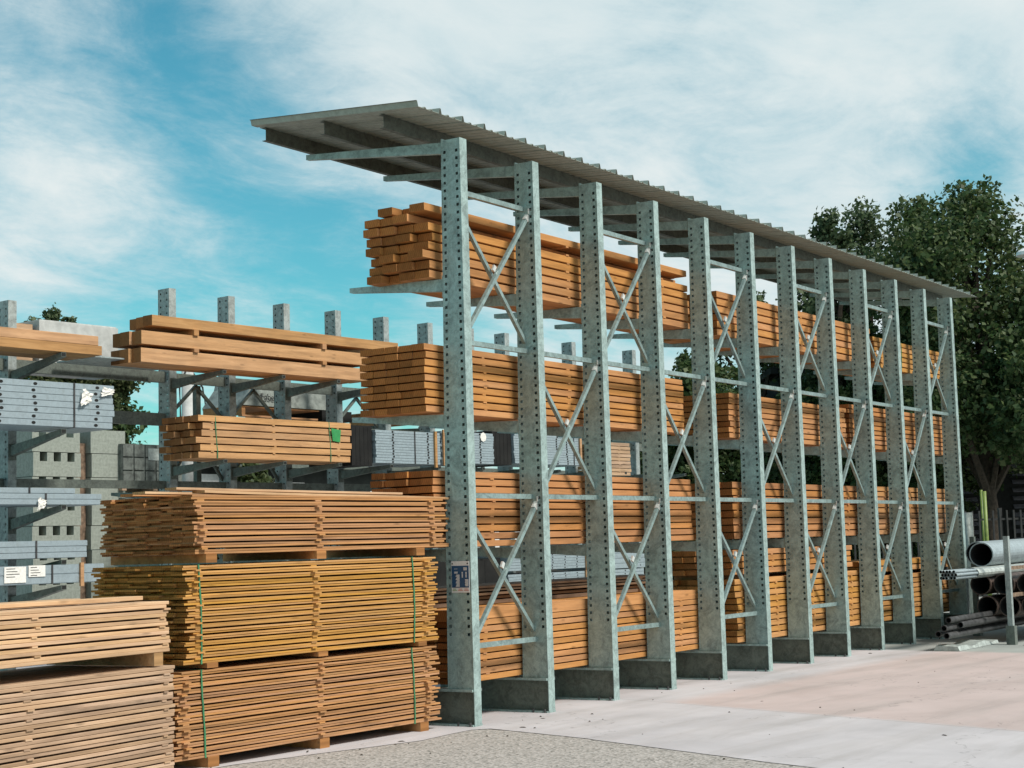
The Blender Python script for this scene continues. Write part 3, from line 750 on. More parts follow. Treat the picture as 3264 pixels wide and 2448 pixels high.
for tier, z, hh in (('on the ground under the pinkish pack', 0.0, 0.077), ('between the pinkish and the yellow pack', 0.728, 0.036), ('between the yellow and the brown pack', 1.509, 0.065)):
    for x, w in ((0.02, 'left end'), (1.21, 'middle'), (2.45, 'end nearest the rack')):
        bearer('timber bearer %s, %s' % (tier, w), fpos(x, -0.012, z), FA, 0.11, 1.1, hh, W_PNK)
LA = math.radians(5)
lo = Vector((-3.6, -0.05, 0)); lx = Vector((math.cos(LA), math.sin(LA), 0)); ly = Vector((-math.sin(LA), math.cos(LA), 0))
def lpos(a, b, z): p = lo + lx * a + ly * b; return (p.x, p.y, z)
bundle('lower pack of greyed pinkish boards, partly cut off at the frame edge', FG, lpos(-4.15, 0, 0.05), LA, 4.0, pair_rows(13, 0.0595, 0.0238), 7, 0.15, W_GREY, 0.03, 0.02, sticks=(0.4, 2.62, 3.90), stick_w=0.05, amp=0.0012, nseg=8, stick_out=0.004, end_visible=False, name='board_pack', cat='timber pack')
bundle('pale cream upper pack of boards resting on the greyed pack', FG, lpos(-4.2, 0.0, 0.912), LA, 4.0, pair_rows(6, 0.0595, 0.0238), 7, 0.15, W_PALE, 0.02, 0.02, sticks=(0.4, 2.75, 3.93), stick_w=0.05, amp=0.0012, nseg=8, stick_out=0.004, end_visible=False, name='board_pack', cat='timber pack')
loose('wide loose cream board on top of the pale upper pack', lpos(-4.3, 0.16, 1.268), LA + 0.012, 4.08, 0.16, 0.028, W_PALE, 0.0, 0.002, LG)
loose('narrow loose cream board at the back of the pale upper pack', lpos(-4.3, 0.5, 1.268), LA - 0.02, 3.7, 0.15, 0.028, W_PALE, 0.0, 0.002, LG)
for x, w in ((-0.30, 'end by the yellow pack'), (-2.6, 'other end')):
    bearer('timber bearer between the cream and the greyed pack, %s' % w, lpos(x, 0.0, 0.8235), LA, 0.09, 1.0, 0.087, W_PALE)
for x, w in ((-0.4, 'end by the tall stack'), (-2.6, 'other end')):
    bearer('timber bearer on the ground under the greyed pack, %s' % w, lpos(x, 0.01, 0.0), LA, 0.09, 1.0, 0.049, W_GREY)

# ------------------------------------------------------------------ rear rack (its own frame: X along the rack, Y away)
BA = -0.08
BO = Vector((6.0, 9.9, 0)); bx = Vector((math.cos(BA), math.sin(BA), 0)); by = Vector((-math.sin(BA), math.cos(BA), 0))
def bpos(a, b, z): p = BO + bx * a + by * b; return (p.x, p.y, z)
rear = thing('cantilever_rack', 'grey double-sided cantilever rack without a roof, standing behind the stacks', 'rack', BO, BA)
PB = 0.13
def rear_post(H): return column_mesh(0.27, 0.25, 0.0, H, PB, 0.5, H - 0.05, 0.105, 0.014, 0.05)
rc0 = rear_post(5.72).build('column', GALV_BG, rear)
LV = ((1.50, -1), (2.98, -1), (4.33, -1), (1.50, 1), (2.6, 1), (3.83, 1))
ra = []
for z, s in LV:
    if s < 0: ra.append(arm_mesh(-0.008, -1.2, z - 0.05, z, 0.14, 0.05, 0.07, -0.065).build('arm', [GALV_DK, DARK], rear))
    else: ra.append(arm_mesh(0.285, 1.5, z - 0.05, z, 0.14, 0.05, 0.07, -0.065).build('arm', [GALV_DK, DARK], rear))
for i in range(1, 12):
    c = dup_obj(rc0, rear); c.location = (i * 1.215 if i < 5 else i * 1.19 + 0.1 if i < 7 else 8.31 + (i - 7) * 1.1, 0, 0)
    for q in ra:
        a = dup_obj(q, rear); a.location = c.location
    if i < 7:
        pass
# taller bay to the left
hl = rear_post(5.24).build('column', GALV_BG, rear); hl.location = (-2.88, 0, 0)
hl2 = dup_obj(hl, rear); hl2.location = (-5.6, 0, 0)
for X in (-2.88, -5.6):
    for z in (1.22, 1.56, 2.30, 3.33, 4.38):
        a = arm_mesh(-0.008, -1.2, z - 0.16, z, 0.15, 0.06, 0.08, -0.065).build('arm', [GALV_DK, DARK], rear); a.location = (X, 0, 0)
for z, h in ((4.33, 0.17), (3.67, 0.19), (2.66, 0.12), (1.3, 0.15)):
    m = MB(); m.box(-5.6, -2.88 - PB - 0.01, 0.09, 0.18, z - h / 2, z + h / 2); m.box(-2.86, -PB - 0.01, 0.09, 0.18, z - h / 2, z + h / 2); m.build('cross_beam', GALV_DK, rear)
for z, h in ((4.33, 0.15), (3.62, 0.16), (2.66, 0.12), (1.3, 0.15)):
    m = MB(); m.box(0.01, 13, 0.10, 0.17, z - h / 2, z + h / 2); m.build('cross_beam', GALV_DK, rear)
for X in (0.02, 1.235, 3.66, 6.1, 7.4):
    for za, zb in ((3.75, 4.25), (2.75, 3.5), (1.4, 2.6)):
        m = MB(); m.bar((X, 0.2, za), (X + 0.55, 0.2, zb), 0.045, 0.045); m.bar((X + 1.08, 0.2, za), (X + 0.53, 0.2, zb), 0.045, 0.045); m.build('diagonal_brace', GALV_DK, rear)
for X in (0.58,):
    m = MB(); m.box(X, X + 0.09, 0.21, 0.30, 2.7, 4.25); m.build('upright', GALV_DK, rear)

# beams on the rear rack
t = thing('beam_bundle', 'three tiers of massive square yellow beams on the rear rack', 'timber bundle', bpos(-1.62, -1.2, 4.345), BA, 'timber on the rear rack')
rn = random.Random(3)
for k, (z, h) in enumerate(((0.0, 0.205), (0.262, 0.195), (0.545, 0.155))):
    for j in range(3):
        x0 = (0.0, 0.02, 0.18)[k] + (-0.06 if j > 0 and k < 2 else 0) + rn.uniform(-0.02, 0.02) + (0.05 * j if k == 2 else 0)
        x1 = (4.66, 4.70, 5.42)[k] + rn.uniform(-0.05, 0.05)
        o = board_mb(x1 - x0, 0.205, h, 1).build('beam', W_BEAM, t); o.location = (x0, j * 0.212, z)
for x in (0.95, 3.6):
    for z, hh in ((0.2055, 0.056), (0.4575, 0.087)):
        m = MB(); m.box(x, x + 0.09, -0.03, 0.63, z, z + hh); m.build('spacer_lath', W_BRN, t)
bundle('six-layer strapped bundle of short orange boards on the rear rack below the big beams', 'timber on the rear rack', bpos(-0.60, -1.2, 2.995), BA, 3.22, rows_even(2.995, 3.63, 6, 0.17), 5, 0.165, W_BEAM, 0.05, 0.05, sticks=(0.25, 1.5, 2.9), straps=(0.35, 2.72), jy=0.01)
m = MB()
n = 6
for i in range(n):
    for j in range(n):
        pass
m.hexa([(0, -0.02, 0.0), (0.16, -0.025, -0.02), (0.18, -0.03, 0.18), (-0.04, -0.035, 0.2), (0.01, -0.012, 0.0), (0.16, -0.015, -0.02), (0.18, -0.02, 0.18), (-0.04, -0.022, 0.2)])
tag(m.build('tag_sheet', GREENT, None, bpos(2.18, -1.2, 3.33), BA), 'green plastic tag hanging on the short orange bundle', 'tag')
t = thing('beam_bundle', 'two tiers of flat yellow beams on the tall left bay of the rear rack', 'timber bundle', bpos(-7.0, -1.2, 4.385), BA, 'timber on the rear rack')
for k, (z, h, x1) in enumerate(((0, 0.13, 4.69), (0.133, 0.13, 4.63))):
    for j in range(4):
        o = board_mb(x1, 0.2, h, 1).build('beam', W_BEAM, t); o.location = (0, j * 0.206, z)

# perforated steel profiles
def profile_pack(label, loc, Lx, n, h, w=0.9, holes=(), bands=(), wood=(), nb=1, group='packs of grey steel profiles', jx=0.02, hs=0.016):
    t = thing('profile_pack', label, 'steel pack', loc, BA, group)
    rn = random.Random(sum(map(ord, label)))
    for k in range(n):
        m = MB(); z = k * h; dx = rn.uniform(-jx, jx)
        x0, x1 = dx, Lx + dx
        c = h * 0.07
        m.box(x0, x1, 0.0, w, z + c, z + h - c); m.box(x0 + 0.002, x1 - 0.002, 0.006, w - 0.004, z + 0.0, z + c - 0.0003); m.box(x0 + 0.002, x1 - 0.002, 0.006, w - 0.004, z + h - c + 0.0003, z + h - 0.001)
        for x in holes:
            n0 = len(m.v); N_ = 10; zc = z + h / 2
            m.v += [(x + dx + hs * 1.5 * math.cos(2 * PI * q / N_), -0.002, zc + hs * math.sin(2 * PI * q / N_)) for q in range(N_)]
            m.face(range(n0, n0 + N_), 1)
        m.build('steel_profile', [PROF, DARK], t)
    H = n * h
    for x in bands:
        m = MB(); m.box(x, x + 0.028, -0.008, w + 0.006, -0.004, -0.0005); m.box(x, x + 0.028, -0.008, -0.003, 0, H + 0.004); m.build('strap', DKPIPE, t)
    for x in wood:
        m = MB(); m.box(x, x + 0.055, -0.035, -0.003, -0.05, H + 0.02); m.build('wood_batten', W_BEAM, t)
    return t
profile_pack('seven-layer pack of pale steel profiles with oval holes and crumpled paper', bpos(-6.6, -1.2, 3.355), 4.48, 7, 0.0875, holes=(2.66, 3.19, 4.20), bands=(3.81,), hs=0.022)
profile_pack('thin pack of bluish steel channels level with the brown pack top', bpos(-6.6, -1.2, 2.30), 4.26, 2, 0.075, bands=(3.35,))
profile_pack('single shorter steel channel lying on the thin bluish pack', bpos(-6.6, -1.19, 2.452), 3.85, 1, 0.075, bands=(3.1,))
profile_pack('shallow pack of plain steel channels halfway down the rear rack', bpos(-6.6, -1.2, 1.585), 4.03, 3, 0.078, bands=(3.2,))
pk = profile_pack('lowest steel channel pack with white paper labels and a wooden batten', bpos(-6.6, -1.2, 1.245), 4.3, 2, 0.125, bands=(3.45,), wood=(3.9,))
for (x, w, z, h) in ((2.72, 0.33, 0.03, 0.21), (3.09, 0.26, 0.1, 0.15)):
    m = MB(); m.box(x, x + w, -0.012, -0.009, z, z + h); lb = m.build('label', PAPER, pk)
    m = MB()
    for k in range(4): m.box(x + 0.03, x + w * (0.5 + 0.1 * (k % 3)), -0.014, -0.0125, z + h - 0.03 - k * 0.035, z + h - 0.022 - k * 0.035)
    m.build('lettering', BLACK, lb)
def crumple(label, loc, s, seed, sx=1.0):
    rn = random.Random(seed); m = MB(); n = 7
    for i in range(n):
        for j in range(n):
            u, v = i / (n - 1) - 0.5, j / (n - 1) - 0.5
            m.v.append((s * sx * (u + rn.uniform(-.09, .09) + 0.25 * v), -0.02 - rn.uniform(0, 0.09) * s * 2, s * (v * (1.1 - 0.8 * u) + rn.uniform(-.09, .09))))
    for i in range(n - 1):
        for j in range(n - 1):
            m.face([i * n + j, (i + 1) * n + j, (i + 1) * n + j + 1, i * n + j + 1])
    o = m.build('crumpled_paper', PAPER, None, loc, BA)
    return tag(o, label, 'paper', 'crumpled paper stuck to steel packs')
crumple('crumpled white paper with folded corner on the seven-layer steel pack', bpos(-2.60, -1.21, 3.77), 0.17, 2)
crumple('flat strip of torn white paper at the corner of the seven-layer steel pack', bpos(-2.24, -1.21, 3.87), 0.09, 5, 2.2)
m = MB(); m.tube([(0, 0, 0), (0, -0.004, 0)], 0.085, 8)
tag(m.build('paper_label', PAPER, None, bpos(5.98, -1.213, 3.52), BA), 'round white paper label stuck on the perforated steel pack behind the first bay', 'label')
crumple('small crumpled white paper hanging under the thin bluish channels', bpos(-3.32, -1.21, 2.31), 0.12, 8)
# right part of the rear rack
profile_pack('twelve-layer pack of short perforated steel profiles seen just left of the first column', bpos(3.2, -1.2, 3.0), 1.62, 12, 0.046, holes=(0.42, 1.3), bands=(0.95,), wood=(1.45,), hs=0.017)
profile_pack('twelve-layer pack of perforated steel profiles seen behind the first column', bpos(4.86, -1.2, 3.04), 1.42, 12, 0.046, holes=(0.5, 1.05), wood=(0.01,), hs=0.017)
profile_pack('twelve-layer pack of perforated steel profiles seen behind the second and third columns', bpos(6.88, -1.2, 3.07), 2.1, 12, 0.046, holes=(0.42, 0.95, 1.3, 1.62), bands=(1.82,), wood=(2.0,), hs=0.017)
profile_pack('upper tilted pack of perforated steel profiles between second and third columns', bpos(6.6, -1.2, 1.11), 2.45, 6, 0.05, holes=(1.33, 1.72, 2.1), wood=(2.36,), hs=0.013)
profile_pack('lower pack of perforated steel profiles between second and third columns', bpos(6.6, -1.2, 0.55), 2.42, 10, 0.05, holes=(1.33, 1.72, 2.1), wood=(2.34,), hs=0.013)
profile_pack('pack of plain steel sheets between third and fourth columns', bpos(9.4, -1.2, 0.55), 1.55, 8, 0.062, holes=(0.9,), hs=0.013)
profile_pack('folded steel flashing stacked on the plain steel sheets', bpos(9.2, -1.22, 1.06), 1.8, 4, 0.1, holes=(0.5, 1.6), hs=0.012)
bundle('pale grey-green planks on the rear rack seen between third and fourth columns', 'timber on the rear rack', bpos(9.9, -1.2, 2.9), BA, 0.72, rows_even(2.9, 3.55, 9, 0.15), 4, 0.2, W_GREY, 0.02, 0.02, sticks=(0.3,))
def dark_box(label, loc, w, d, h):  # plain near-black box with thin upright ribs on its front
    m = MB(); m.box(0, w, 0, d, 0, h)
    for k in range(1, 5): m.box(w * k / 5, w * k / 5 + 0.012, -0.004, -0.0005, 0.02, h - 0.02)
    return tag(m.build('near_black_box', NEARBLACK, None, loc, BA), label, 'wrapped pack', 'near-black boxes on the rear rack')
dark_box('near-black box between the short orange bundle and the perforated profiles', bpos(2.68, -1.15, 2.95), 0.48, 1.0, 0.66)
dark_box('near-black box seen just right of the first column', bpos(6.3, -1.15, 3.04), 0.55, 1.0, 0.62)
dark_box('long near-black box low down behind the leaning pale lath', bpos(4.3, -1.1, 0.60), 2.2, 1.0, 0.75)
m = MB(); m.bar((0, 0, 0), (0.42, 0, -0.8), 0.09, 0.03)
tag(m.build('leaning_lath', PALE if False else WHITEP, None, (2.6, 4.2, 1.55), 0), 'pale lath leaning in the dark gap behind the first bay', 'lath')
# pallet packs with plastic hoods on the back arms
def hood_pack(label, loc, w, d, h, hb, text=None, rz=BA):
    t = thing('hooded_pallet', label, 'pallet', loc, rz, 'hooded pallets behind the rear rack')
    m = MB()
    for k in range(3): m.box(0, w, d * k / 2 - (0.1 if k == 2 else 0), d * k / 2 + (0.1 if k == 0 else 0.05 if k == 1 else 0), 0.0, 0.03)
    for x in (0, w / 2 - 0.04, w - 0.08): m.box(x, x + 0.08, 0.01, d - 0.01, 0.0305, hb)
    m.box(0.0, w, 0, d, hb + 0.0005, hb + 0.03); m.build('pallet', W_BRN, t)
    m = MB(); z = hb + 0.031; rn = random.Random(4)
    n = 8
    for i in range(n + 1):
        x = w * i / n; top = h - (0.10 if i == 0 else 0.0) - rn.uniform(0, 0.03)
        ins = 0.22 if i in (0,) else 0.0
        m.v += [(x - 0.01, -0.02, z), (x + ins, 0.04 + rn.uniform(-.02, .02), top), (x + ins, d - 0.04, top), (x - 0.01, d + 0.01, z)]
    for i in range(n):
        for j in range(3): m.face([i * 4 + j, (i + 1) * 4 + j, (i + 1) * 4 + j + 1, i * 4 + j + 1])
    m.face([0, 1, 2, 3]); m.face([n * 4 + 3, n * 4 + 2, n * 4 + 1, n * 4])
    m.build('plastic_hood', HOOD, t)
    if text:
        cu = bpy.data.curves.new('lettering', 'FONT'); cu.body = text; cu.size = 0.17; cu.extrude = 0.002; cu.materials.append(BLACK)
        tmp = bpy.data.objects.new('lettering_curve', cu)
        me = bpy.data.meshes.new_from_object(tmp); bpy.data.objects.remove(tmp)
        o = bpy.data.objects.new('lettering', me); COL.objects.link(o); o.parent = t
        o.location = (0.40, -0.03, z + 0.10); o.rotation_euler = (math.radians(82), 0, 0)
    return t
hood_pack('pallet under a creased plastic hood printed Fabemi behind the rear rack posts', bpos(1.98, 0.7, 3.86), 2.0, 1.0, 0.62, 0.16, 'Fabemi')
m = MB(); m.box(0, 0.75, 0, 0.9, 0, 0.06); m.box(0.05, 0.7, 0.05, 0.85, 0.0605, 0.2); m.box(0.0, 0.72, 0.0, 0.9, 0.2005, 0.225)
tag(m.build('crate', [W_BRN[0]], None, bpos(5.25, 0.6, 3.86), BA), 'flat wooden crate on the back arms below the blue gap', 'crate')
m = MB(); m.box(0, 0.8, 0, 0.9, 0, 0.05); m.box(0.03, 0.77, 0.03, 0.87, 0.0505, 0.18)
tag(m.build('crate', NEARBLACK, None, bpos(3.75, 0.6, 3.86), BA), 'dark flat crate on the back arms beside the hooded pallet', 'crate')
# sheet lying on the cross arms
m = MB(); m.box(0, 1.75, 0, 0.9, 0, 0.02)
tag(m.build('steel_sheet', GALV_LT, None, bpos(-2.2, -0.9, 4.40), BA), 'flat grey steel sheet lying between the two yellow beam piles', 'sheet')

# ------------------------------------------------------------------ blocks, paving and buildings behind the rear rack
bl = None
def block_mb(w, d, h, n):
    m = MB(); t = 0.15
    m.box(0, w, 0, d, 0, h * (0.62 if n else 0.985))
    if n:
        e = (w - n * t) / (n + 1)
        for k in range(n + 1): m.box(k * (e + t), k * (e + t) + e, 0, d, h * 0.62 + 0.0005, h * 0.985)
        m.box(0.001, w - 0.001, 0.35, d, h * 0.6205, h * 0.98)
    return m
names_row = ['ground row', 'second row', 'third row', 'fourth row', 'fifth row', 'sixth row', 'seventh row', 'eighth row', 'topmost row']
for X, w, n, colname in ((0.17, 0.98, 3, 'slotted column'), (1.38, 0.75, 0, 'solid column beside the wrapped paving')):
    base = None
    for k in range(9):
        if base is None: o = base = block_mb(w, 0.5, 0.42, n).build('concrete_block', BLOCK)
        else: o = base.copy(); COL.objects.link(o)
        o.location = bpos(X + (0.02 if k % 2 else 0), 4.0, 0.02 + k * 0.425); o.rotation_euler = (0, 0, BA)
        tag(o, 'big concrete block, %s of the %s' % (names_row[k], colname), 'block', 'concrete blocks behind the rear rack')
m = MB(); m.box(0, 0.22, 0, 0.5, 0, 3.6)
tag(m.build('timber_post', RUST, None, bpos(1.165, 4.15, 0), BA), 'brown post standing between the two columns of concrete blocks', 'post')
def pav_pack(label, loc, w, d, h, nr, nc):
    m = MB()
    m.box(0, w, 0, d, 0, h)
    for i in range(nr):
        for j in range(nc):
            m.box(w * j / nc + 0.012, w * (j + 1) / nc - 0.012, -0.025, -0.0005, h * i / nr + 0.012, h * (i + 1) / nr - 0.012)
    t = thing('paving_pack', label, 'paving pack', loc, BA, 'wrapped paving packs behind the rear rack')
    m.build('wrapped_stones', FOILDK, t)
    m = MB(); m.box(w * 0.38, w * 0.66, -0.034, -0.027, h * 0.6, h * 0.9); m.build('label', FOIL, t)
    m = MB()
    for x in (0, w / 2 - 0.05, w - 0.1): m.box(x, x + 0.1, 0, d, -0.12, -0.001)
    m.build('pallet', W_GREY, t)
    return t
for k, z in enumerate((0.15, 1.02, 1.89, 2.88)):
    pav_pack('grey film-wrapped paving pack, %s' % ('ground level', 'second from the ground', 'third from the ground', 'topmost with a pale label')[k], bpos(1.98, 3.9, z), 1.5, 1.1, 0.74 if k < 3 else 0.72, 3, 6)
# pale wrapped packs on the upper back arms, left
m = MB(); m.box(0, 1.42, 0, 1.1, 0, 0.68); m.box(0.02, 1.40, 0.02, 1.08, 0.6805, 0.70)
t = tag(m.build('wrapped_panel_pack', CONC, None, bpos(-2.2, 0.42, 4.39), BA), 'pale grey wrapped panel pack behind the flat yellow beams', 'wrapped pack')
m = MB(); m.box(0, 0.34, 0, 1.0, 0, 0.60); m.box(0.0, 0.34, -0.006, -0.0005, 0.24, 0.26)
tag(m.build('wrapped_panel_pack', CONCB, None, bpos(-0.75, 0.5, 4.39), BA), 'narrow bluish wrapped pack beside the end of the big beams', 'wrapped pack')
m = MB(); m.box(0, 0.3, 0, 1.0, 0, 0.62)
tag(m.build('wrapped_panel_pack', W_GREY[0], None, bpos(-2.56, 0.5, 4.39), BA), 'narrow weathered pack beside the left rear post', 'wrapped pack')
# long dark hall behind everything
t = thing('storage_hall', 'long dark low storage hall behind the rear rack', 'hall', bpos(-2, 15, 0), BA)
m = MB(); m.box(0, 46, 0, 10, 0, 4.0); m.build('wall', HALLW, t)
m = MB(); m.box(-0.3, 46.3, -0.4, 10.3, 4.0005, 4.16); m.build('roof', GALV_DK, t)
for x0, x1, z0, z1 in ((13.4, 14.2, 2.6, 3.7), (15.0, 16.5, 2.9, 3.8), (17.6, 19.2, 3.0, 3.6), (22.0, 25.0, 2.4, 3.5), (28.0, 31.0, 1.2, 3.4)):
    m = MB(); m.box(x0, x1, -0.03, -0.001, z0, z1); m.build('bright_gap_panel', WHITEP, t)  # added white panels stand in for bright background glimpsed through the rack
m = MB(); m.tube([bpos(2.75, 3.0, 0), bpos(2.75, 3.0, 3), bpos(2.75, 3.0, 4.9)], [0.125, 0.12, 0.11], 12)
lp = tag(m.build('lamp_post', CONC, None, smooth=True), 'thick pale concrete pole with hanging cables behind the rear rack', 'pole')
m = MB(); m.tube([bpos(2.88, 3, 4.85), bpos(3.1, 3, 4.6), bpos(3.18, 3, 4.2), bpos(3.1, 3, 3.6)], 0.018, 5); m.tube([bpos(2.62, 2.9, 4.85), bpos(2.48, 2.9, 4.6), bpos(2.5, 2.9, 4.0)], 0.018, 5)
m.build('cable', DKPIPE, lp)

# ------------------------------------------------------------------ stillage with pipes
SX, SY = 10.79, -1.41
st = thing('pipe_stillage', 'grey steel stillage with tall posts holding pipes at the rack end', 'stillage', (SX, SY, 0), -0.02)
for (x, y) in ((0, 0), (1.9, 1.15), (3.2, 0), (4.6, 1.15)):
    m = MB(); m.box(x, x + 0.075, y, y + 0.07, 0.0, 1.5); m.build('post', GALV_BG if y == 0 else GALV_DK, st)
    m = MB(); m.box(x - 0.02, x + 0.095, y - 0.025, y + 0.095, 0.002, 0.26); m.build('foot', GALV_DK, st)
for x in (1.91, 3.21):
    for z in (0.285, 0.655):
        m = MB(); m.box(x, x + 0.055, 0.072, 1.148, z, z + 0.06); m.build('cross_bar', GALV_DK, st)
for y in (0.005,):
    for z in (1.03, 0.655):
        m = MB(); m.box(0.077, 3.198, y, y + 0.05, z, z + 0.05); m.build('rail', RUST, st)
PG = 'pipes in the stillage'
def pipe(label, a, b, r, t, mat, name='pipe', group=PG):
    m = MB(); m.pipe(a, b, r, t, 28)
    return tag(m.build(name, [mat, DARK], None, smooth=False), label, 'pipe', group)
pipe('big pale grey pipe with open round mouth on top of the stillage', (11.25, -0.875, 1.244), (15.5, -0.80, 1.28), 0.175, 0.016, PIPE, 'large_pipe')
pipe('second big grey pipe lying behind the first on the stillage', (12.3, -0.47, 1.25), (16.5, -0.40, 1.28), 0.175, 0.016, PIPE, 'large_pipe')
t = thing('pipe_bundle', 'long bundle of thin grey tubes half wrapped in shiny plastic on the stillage', 'pipe bundle', (9.7, -0.91, 1.0), -0.012)
rn = random.Random(2)
tb = MB()
for q in range(15):
    a, b = (q % 5) - 2, q // 5 - 1
    m = MB(); x0 = rn.uniform(0, 0.06); m.pipe((x0, a * 0.046 + (0.023 if b else 0), b * 0.042), (4.9, a * 0.046 + (0.023 if b else 0), b * 0.042), 0.0215, 0.003, 10)
    m.build('tube', [PIPE, DARK], t)
m = MB(); m.pipe((0.9, 0, 0), (4.6, 0, 0), 0.122, 0.004, 16); o = m.build('plastic_wrap', [FOIL, FOIL], t); o.scale = (1, 1, 0.64)
k = 0
for (y, z, w) in ((-0.837, 0.85, 'upper row, inner'), (-1.156, 0.85, 'upper row, middle'), (-1.475, 0.85, 'upper row, outer'), (-0.918, 0.535, 'lower row, inner'), (-1.22, 0.535, 'lower row, middle'), (-1.52, 0.535, 'lower row, outer')):
    pipe('dark brown pipe with open end in the stillage, ' + w, (11.26 + 0.05 * (k % 3), y, z - 0.03), (15.3, y, z - 0.03), 0.15, 0.014, BROWNP, 'brown_pipe'); k += 1
for (y, z, x0, w) in ((-0.95, 0.405, 9.5, 'topmost'), (-0.99, 0.325, 9.85, 'second from the top'), (-0.90, 0.30, 9.45, 'third from the top'), (-0.93, 0.20, 9.45, 'lowest'), (-0.80, 0.22, 9.5, 'behind the others')):
    pipe('long dark rod at the foot of the stillage, ' + w, (x0, y, z), (14.5, y, z), 0.042, 0.008, DKPIPE, 'dark_pipe')
m = MB()
rn = random.Random(6)
n = 14
for i in range(n + 1):
    x = 9.45 + (11.1 - 9.45) * i / n; hh = 0.055 + 0.02 * math.sin(i * 0.9) + rn.uniform(-0.008, 0.008)
    m.v += [(x, -1.10, 0.004), (x, -1.08 + rn.uniform(-.01, .01), hh), (x, -0.78, hh + 0.01), (x, -0.74, 0.004)]
for i in range(n):
    for j in range(3): m.face([i * 4 + j, (i + 1) * 4 + j, (i + 1) * 4 + j + 1, i * 4 + j + 1])
m.face([0, 1, 2, 3]); m.face([n * 4 + 3, n * 4 + 2, n * 4 + 1, n * 4])
tag(m.build('plastic_sheet', FOIL), 'pale crumpled plastic sheet under the dark rods on the ground', 'sheet')

# ------------------------------------------------------------------ right background: fence, posts, shed, frame
VIEW = Vector((0.8293, 0.5588, 0)).normalized()
def fence(name, label, p0, p1, h, n):
    t = thing(name, label, 'fence', (p0[0], p0[1], 0), math.atan2(p1[1] - p0[1], p1[0] - p0[0]))
    Lx = math.hypot(p1[0] - p0[0], p1[1] - p0[1])
    m = MB(); m.box(0, Lx, -0.02, 0.02, 0.25, 0.29); m.box(0, Lx, -0.02, 0.02, h - 0.2, h - 0.16); m.build('rail', FENCEM, t)
    m = MB()
    for i in range(n):
        x = Lx * i / n; m.box(x, x + 0.035, -0.045, -0.0205, 0.05, h)
    o = m.build('pales', FENCEM, t)
    for i in range(int(Lx // 3) + 1):
        m = MB(); m.box(i * 3, i * 3 + 0.07, 0.021, 0.09, 0, h + 0.05); m.build('post', FENCEM, t)
    return t
fence('yard_fence', 'dark steel bar fence in front of the trees', (17.5, 6.5), (26.5, -3.5), 2.0, 90)
def post(label, x, y, h, r, mat, name='bollard_post'):
    m = MB(); m.tube([(x, y, 0), (x, y, h)], r, 12); return tag(m.build(name, mat, None, smooth=True), label, 'post')
post('tall yellow-green post beyond the pipes', 19.3, 1.62, 2.35, 0.04, YGREEN)
post('short yellow-green post behind the tall one', 22.0, 2.55, 2.45, 0.03, YGREEN)
post('grey post beside the tall yellow-green post', 19.3, 1.95, 1.95, 0.075, GREYP)
t = thing('portal_frame', 'rusty tan goal-shaped steel frame behind the pipes', 'frame', (18.2, 0.35, 0), -0.98)
m = MB(); m.box(0, 0.07, 0, 0.07, 0, 2.6); m.build('post', TAN, t)
m = MB(); m.box(0.28, 0.33, 0.3, 0.35, 0, 2.5); m.build('brace_post', RUST, t)
m = MB(); m.box(2.2, 2.27, 0, 0.07, 0, 2.6); m.build('post', TAN, t)
m = MB(); m.box(-0.05, 2.32, -0.03, 0.1, 2.6005, 2.75); m.build('crossbar', TAN, t)
# low rubbish timber behind pipes
t = thing('slatted_shed', 'dark shed with grey louvred walls half hidden by the trees', 'shed', (34.0, 12.5, 0), -0.98)
m = MB(); m.box(0, 18, 0.25, 8, 0, 6.6); m.build('wall', SHEDW, t)
for x0, x1 in ((0.2, 2.4), (3.3, 5.9), (7.0, 9.3), (9.5, 11.6), (11.9, 14.0), (14.2, 17.5)):
    m = MB()
    for k in range(24):
        z = 0.5 + k * 0.25
        m.hexa([(x0, 0.0, z), (x1, 0.0, z), (x1, 0.02, z), (x0, 0.02, z), (x0, 0.14, z + 0.13), (x1, 0.14, z + 0.13), (x1, 0.16, z + 0.13), (x0, 0.16, z + 0.13)])
    m.build('louvre', SLAT, t)
m = MB(); m.box(-0.3, 18.3, -0.2, 8.2, 6.6005, 6.8); m.build('roof', SHEDW, t)
m = MB(); m.box(-0.1, 3.5, -0.9, -0.3, 0.0, 3.1); m.box(-0.2, 3.6, -1.0, -0.2, 3.1005, 3.35); m.build('lean_to', GREYP, t)

# street lamp with a white dome at the frame edge
t = thing('street_lamp', 'white-domed street lamp above the trees, cut by the frame edge', 'street lamp', (26.17, 2.44, 0))
m = MB(); m.tube([(0, 0, 0), (0, 0, 7.3)], [0.09, 0.06], 10); m.build('pole', GREYP, t)
m = MB(); m.tube([(0, 0, 8.0), (0, 0, 8.08), (0, 0, 8.16), (0, 0, 8.2)], [0.30, 0.28, 0.17, 0.03], 18); m.build('dome', WHITEP, t)
m = MB(); m.tube([(0, 0, 7.28), (0, 0, 7.999)], [0.05, 0.07], 10); m.build('stem', GREYP, t)

